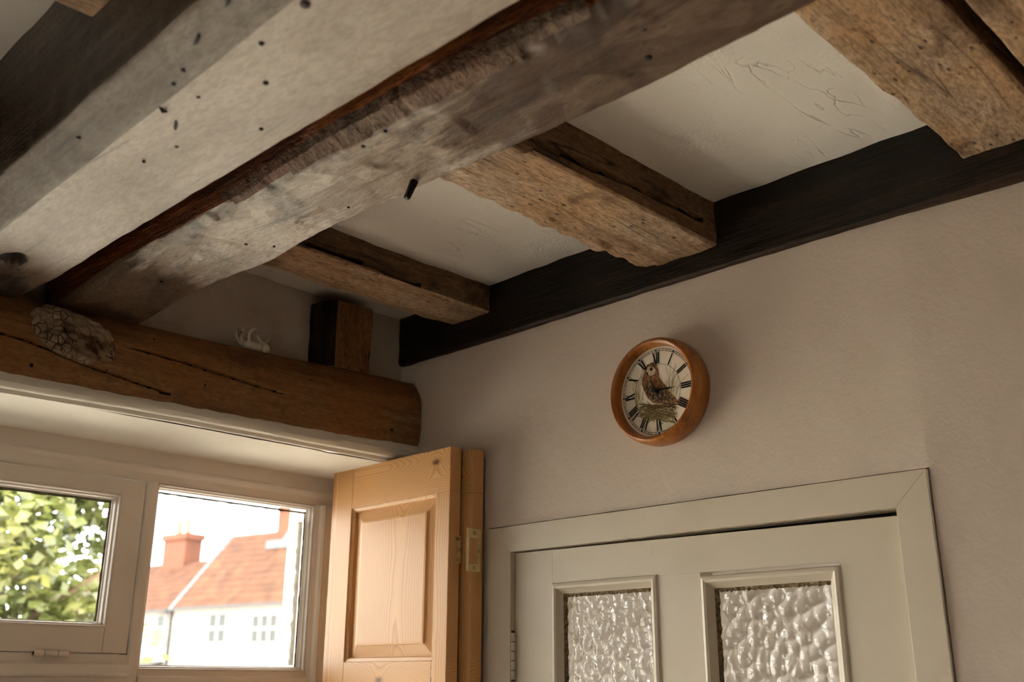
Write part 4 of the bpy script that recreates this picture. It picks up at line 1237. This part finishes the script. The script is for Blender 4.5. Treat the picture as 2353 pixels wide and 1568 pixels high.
tube('tail', [(FX-0.020, FY+0.004, FZ+0.008), (FX-0.032, FY+0.004, FZ+0.016), (FX-0.036, FY+0.004, FZ+0.030), (FX-0.033, FY+0.004, FZ+0.042)], [0.003, 0.0028, 0.0022, 0.0014], M['china'], fig)
# ------------------------------------------------------------------ outside the window
M['ground'] = plain('pale_gravel', S(222, 214, 200), 0.9, scale=0.6, col2=S(208, 204, 188))
struct(grid('ground', lambda u, v: (u, v, -0.12), lin(-60, 80, 20), lin(-40, 110, 20), M['ground'], flip=False))
M['render'] = plain('white_render', S(128, 120, 114), 0.85, scale=2, col2=S(120, 113, 106))
def tile_mat(name, a, b, c):
    t = NT(name)
    n1 = t.noise(t.co, 1.6, 5, 0.7); n2 = t.vor(t.co, 3.2, out='Color')
    col = t.mix(t.ramp(n1, [(0.35, 0.0), (0.68, 1.0)]), a, b)
    col = t.mix(t.math('MULTIPLY', t.sep(n2)[0], 0.6), col, c)
    return t.done(col, 0.85, None, 0.2)
M['tile'] = tile_mat('clay_tiles', S(58, 34, 22), S(78, 48, 31), S(38, 24, 17))
M['brick'] = plain('red_brick', S(80, 40, 22), 0.9, scale=3, col2=S(62, 33, 20), bump=0.3)
M['lead'] = plain('grey_lead', S(66, 68, 71), 0.6, scale=4, col2=S(56, 59, 62))
M['gutter'] = plain('dark_gutter', S(36, 36, 38), 0.5)
M['pot'] = plain('clay_pot', S(120, 88, 68), 0.8)
M['darkpane'] = plain('far_pane', S(30, 34, 34), 0.3, spec=0.25, scale=3, col2=S(40, 44, 44))

FS = 1.3
fdir = Vector((-0.161, 0.987, 0)).normalized()      # along the far facades, away from us
fin = Vector((0.987, 0.161, 0)).normalized()        # into the houses
P0 = Vector((15.121*FS, 26.0*FS, 0))
def F(s, d, z): # s along the facade (before scale), d into the house, z above the eye (before scale)
    v = P0 + fdir*(s*FS) + fin*(d*FS)
    return (v.x, v.y, EYE + z*FS)
GZ = (-0.12-EYE)/FS
def fbox(name, s0, s1, d0, d1, z0, z1, mat, par):
    c = [(s, d, z) for s in (s0, s1) for d in (d0, d1) for z in (z0, z1)]
    vs = [F(*p) for p in c]
    fs = [(0, 1, 3, 2), (4, 6, 7, 5), (0, 4, 5, 1), (2, 3, 7, 6), (0, 2, 6, 4), (1, 5, 7, 3)]
    return mesh_obj(name, vs, fs, mat, par)
def roof(name, s0, s1, z_e, z_r, depth, par, over=0.12):
    """pantiled pitch: rolls run up the slope, courses stepped."""
    ns = int((s1-s0)*FS/0.09); nc = int(math.hypot(depth, z_r-z_e)*FS/0.30)
    vs = []; fs = []
    cols = ns+1
    rows = []
    for j in range(nc):
        rows += [(j/nc, 0.04), ((j+1)/nc, 0.0)]
    for t, lift in rows:
        for i in range(cols):
            s = s0+(s1-s0)*i/ns
            roll = 0.025*math.sin(i*math.pi*0.75)
            sag = -0.05*math.sin(math.pi*i/ns)*0.5
            vs.append(F(s, -over + (depth+over)*t, z_e + (z_r-z_e)*t + (lift*0.8+roll+sag)/FS))
    for j in range(len(rows)-1):
        for i in range(cols-1): fs.append((j*cols+i, j*cols+i+1, (j+1)*cols+i+1, (j+1)*cols+i))
    return mesh_obj(name, vs, fs, M['tile'], par, smooth=False)
def fwindow(par, s0, s1, z0, z1, lights):
    f = fbox('window', s0, s1, -0.02, 0.06, z0, z1, M['render'], par)
    n = lights; wd = (s1-s0)/n
    for k in range(n):
        for r in range(2):
            a = s0 + wd*k + 0.05; b = s0 + wd*(k+1) - 0.05
            h = (z1-z0)/2
            fbox('pane', a, b, -0.035, 0.0, z0+h*r+0.05, z0+h*(r+1)-0.03, M['darkpane'], f)
    fbox('sill', s0-0.06, s1+0.06, -0.07, 0.0, z0-0.07, z0-0.01, M['render'], par)

# nearer, taller cottage
ha = empty('cottage', F(-0.5, 0, GZ))
tag(ha, 'white rendered cottage with steep clay tile roof and grey verge, right of view', 'house', 'houses across the street')
fbox('wall', -4.6, 2.55, 0, 3.8, GZ, 1.95, M['render'], ha)
roof('roof', -4.7, 2.50, 1.93, 4.25, 1.9, ha)
vs = [F(-4.7, 1.9, 4.15), F(2.5, 1.9, 4.15), F(2.5, 3.9, 1.93), F(-4.7, 3.9, 1.93)]
mesh_obj('rear_roof', vs, [(0, 1, 2, 3)], M['tile'], ha)
g = mesh_obj('gable', [F(2.5, 0, 1.93), F(2.5, 1.9, 4.13), F(2.5, 3.8, 1.93), F(2.35, 0, 1.93), F(2.35, 1.9, 4.13), F(2.35, 3.8, 1.93)], [(0, 1, 2), (3, 5, 4), (0, 3, 4, 1), (1, 4, 5, 2), (0, 2, 5, 3)], M['render'], ha)
mesh_obj('verge', [F(2.62, -0.14, 1.90), F(2.62, 1.9, 4.22), F(2.40, 1.9, 4.27), F(2.40, -0.14, 1.95), F(2.62, -0.14, 1.76), F(2.62, 1.9, 4.05)], [(0, 1, 2, 3), (0, 4, 5, 1)], M['lead'], ha)
fbox('gutter', -4.7, 2.55, -0.20, -0.10, 1.86, 1.94, M['gutter'], ha)
fbox('downpipe', 2.48, 2.56, -0.10, -0.02, GZ, 1.88, M['gutter'], ha)
fwindow(ha, 0.08, 0.87, 0.92, 1.73, 2)
fwindow(ha, -1.99, -0.93, 0.89, 1.66, 3)
fwindow(ha, -4.2, -3.2, 0.9, 1.66, 3)
fwindow(ha, -1.9, -0.9, -0.75, 0.1, 3)
ch = fbox('chimney', -0.75, 0.05, 1.5, 2.25, 3.3, 5.6, M['brick'], ha)
fbox('flashing', -0.75, 0.25, 1.30, 1.52, 3.62, 3.86, M['lead'], ch)
mesh_obj('flashing', [F(-0.72, 1.42, 3.65), F(-0.05, 1.42, 3.65), F(-0.66, 1.42, 4.25), F(-0.80, 1.42, 4.25), F(-0.72, 1.49, 3.65), F(-0.05, 1.49, 3.65), F(-0.66, 1.49, 4.25), F(-0.80, 1.49, 4.25)], [(0, 1, 2, 3), (4, 7, 6, 5), (0, 3, 7, 4)], M['lead'], ch)
fbox('cap', -0.80, 0.10, 1.44, 2.31, 4.75, 4.85, M['brick'], ch)

# lower cottage beyond it
hb = empty('cottage', F(5.0, 0, GZ))
tag(hb, 'lower white cottage with clay roof and two-pot brick chimney, farther left', 'house', 'houses across the street')
fbox('wall', 2.64, 9.5, 0.05, 3.6, GZ, 1.90, M['render'], hb)
roof('roof', 2.66, 9.6, 1.90, 3.55, 1.8, hb)
mesh_obj('rear_roof', [F(2.66, 1.8, 3.55), F(9.6, 1.8, 3.55), F(9.6, 3.7, 1.9), F(2.66, 3.7, 1.9)], [(0, 1, 2, 3)], M['tile'], hb)
fbox('gutter', 2.66, 9.6, -0.16, -0.06, 1.84, 1.91, M['gutter'], hb)
fwindow(hb, 2.80, 3.24, 1.02, 1.77, 1)
fwindow(hb, 4.4, 5.4, 1.0, 1.75, 3)
ch = fbox('chimney', 4.40, 5.55, 1.6, 2.25, 2.9, 4.42, M['brick'], hb)
fbox('cap', 4.33, 5.62, 1.54, 2.31, 4.26, 4.46, M['brick'], ch)
for s in (4.75, 5.2):
    b = Vector(F(s, 1.9, 4.46))
    lathe('chimney_pot', [(0.14, 0.0), (0.12, 0.5), (0.15, 0.55), (0.15, 0.62), (0.0, 0.62)], (0, 0, 1), b, M['pot'], ch, n=14, closed=False)
cn = empty('door_canopy', F(3.3, -0.5, 0.05))
tag(cn, 'small dark canopy low on the far cottage wall', 'canopy')
mesh_obj('canopy_roof', [F(2.75, -0.9, 0.22), F(4.0, -0.9, 0.22), F(4.0, -0.0, 0.48), F(2.75, 0.0, 0.48), F(2.75, -0.9, 0.12), F(4.0, -0.9, 0.12), F(4.0, 0.0, 0.38), F(2.75, 0.0, 0.38)], [(0, 1, 2, 3), (4, 7, 6, 5), (0, 4, 5, 1), (1, 5, 6, 2), (0, 3, 7, 4)], M['gutter'], cn)
for s in (2.85, 3.9): fbox('bracket', s, s+0.08, -0.6, 0.04, -0.16, 0.22, M['gutter'], cn)

# leafy tree close to the window
tr = empty('garden_tree', (2.3, 8.3, -0.12))
tag(tr, 'sunlit green leafy tree just outside the left pane', 'tree')
M['bark'] = plain('bark', S(92, 74, 56), 0.9, scale=8, bump=0.6)
def leaf_mat():
    t = NT('leaves')
    oi = t.noise(t.co, 2.2, 3, 0.6)
    vo = t.node('ShaderNodeTexVoronoi', {'feature': 'F1'}, Vector=t.co, Scale=9.0).outputs['Color']
    c = t.ramp(oi, [(0.32, S(44, 54, 24)), (0.5, S(78, 88, 42)), (0.68, S(112, 112, 64))])
    c = t.mix(t.math('MULTIPLY', t.sep(vo)[0], 0.5), c, S(112, 112, 62))
    d = t.node('ShaderNodeBsdfDiffuse', Color=c)
    tl = t.node('ShaderNodeBsdfTranslucent', Color=c)
    mx = t.node('ShaderNodeMixShader', Fac=0.4)
    t.put(mx.inputs[1], d.outputs[0]); t.put(mx.inputs[2], tl.outputs[0])
    gl = t.node('ShaderNodeBsdfGlossy', Roughness=0.35)
    m2 = t.node('ShaderNodeMixShader', Fac=0.06)
    t.put(m2.inputs[1], mx.outputs[0]); t.put(m2.inputs[2], gl.outputs[0])
    t.t.links.new(m2.outputs[0], t.out.inputs[0])
    return t.m
M['leaf'] = leaf_mat()
rng = random.Random(3)
tube('trunk', [(2.2, 8.6, -0.2), (2.25, 8.55, 0.6), (2.15, 8.5, 1.4), (2.2, 8.5, 2.2), (2.1, 8.5, 3.2)], [0.16, 0.13, 0.11, 0.08, 0.03], M['bark'], tr)
for k in range(9):
    a = k*2.4; r = rng.uniform(0.8, 1.5); h = rng.uniform(0.9, 2.2)
    tube('branch', [(2.18, 8.5, h), (2.18+math.cos(a)*r*0.5, 8.5+math.sin(a)*r*0.5, h+0.35), (2.18+math.cos(a)*r, 8.5+math.sin(a)*r, h+0.9)], [0.05, 0.03, 0.012], M['bark'], tr)
vs = []; fs = []
cl = []
for k in range(230):
    while True:
        x, y, z = rng.uniform(-1, 1), rng.uniform(-1, 1), rng.uniform(-1, 1)
        if 0.15 < x*x+y*y+z*z < 1: break
    cl.append((2.25+x*1.6, 8.5+y*1.3, 2.25+z*1.95, rng.uniform(0.22, 0.42)))
for c in cl:
    for k in range(95):
        d = Vector((rng.gauss(0, 1), rng.gauss(0, 1), rng.gauss(0, 1))).normalized()*c[3]*rng.uniform(0.4, 1)**0.5
        p = Vector(c[:3]) + d
        u = Vector((rng.gauss(0, 1), rng.gauss(0, 1), rng.gauss(0, 0.5)-0.3)).normalized()
        n = Vector((rng.gauss(0, 0.6), rng.gauss(0, 0.6), 1)).normalized()
        v = u.cross(n).normalized(); L = rng.uniform(0.08, 0.14); W = L*0.42
        b = len(vs)
        vs += [tuple(p), tuple(p+u*L*0.5+v*W-n*0.01), tuple(p+u*L), tuple(p+u*L*0.5-v*W-n*0.01), tuple(p+u*L*0.5)]
        fs += [(b, b+1, b+4), (b+1, b+2, b+4), (b+2, b+3, b+4), (b+3, b, b+4)]
o = mesh_obj('foliage', vs, fs, M['leaf'], tr)
o['kind'] = 'stuff'
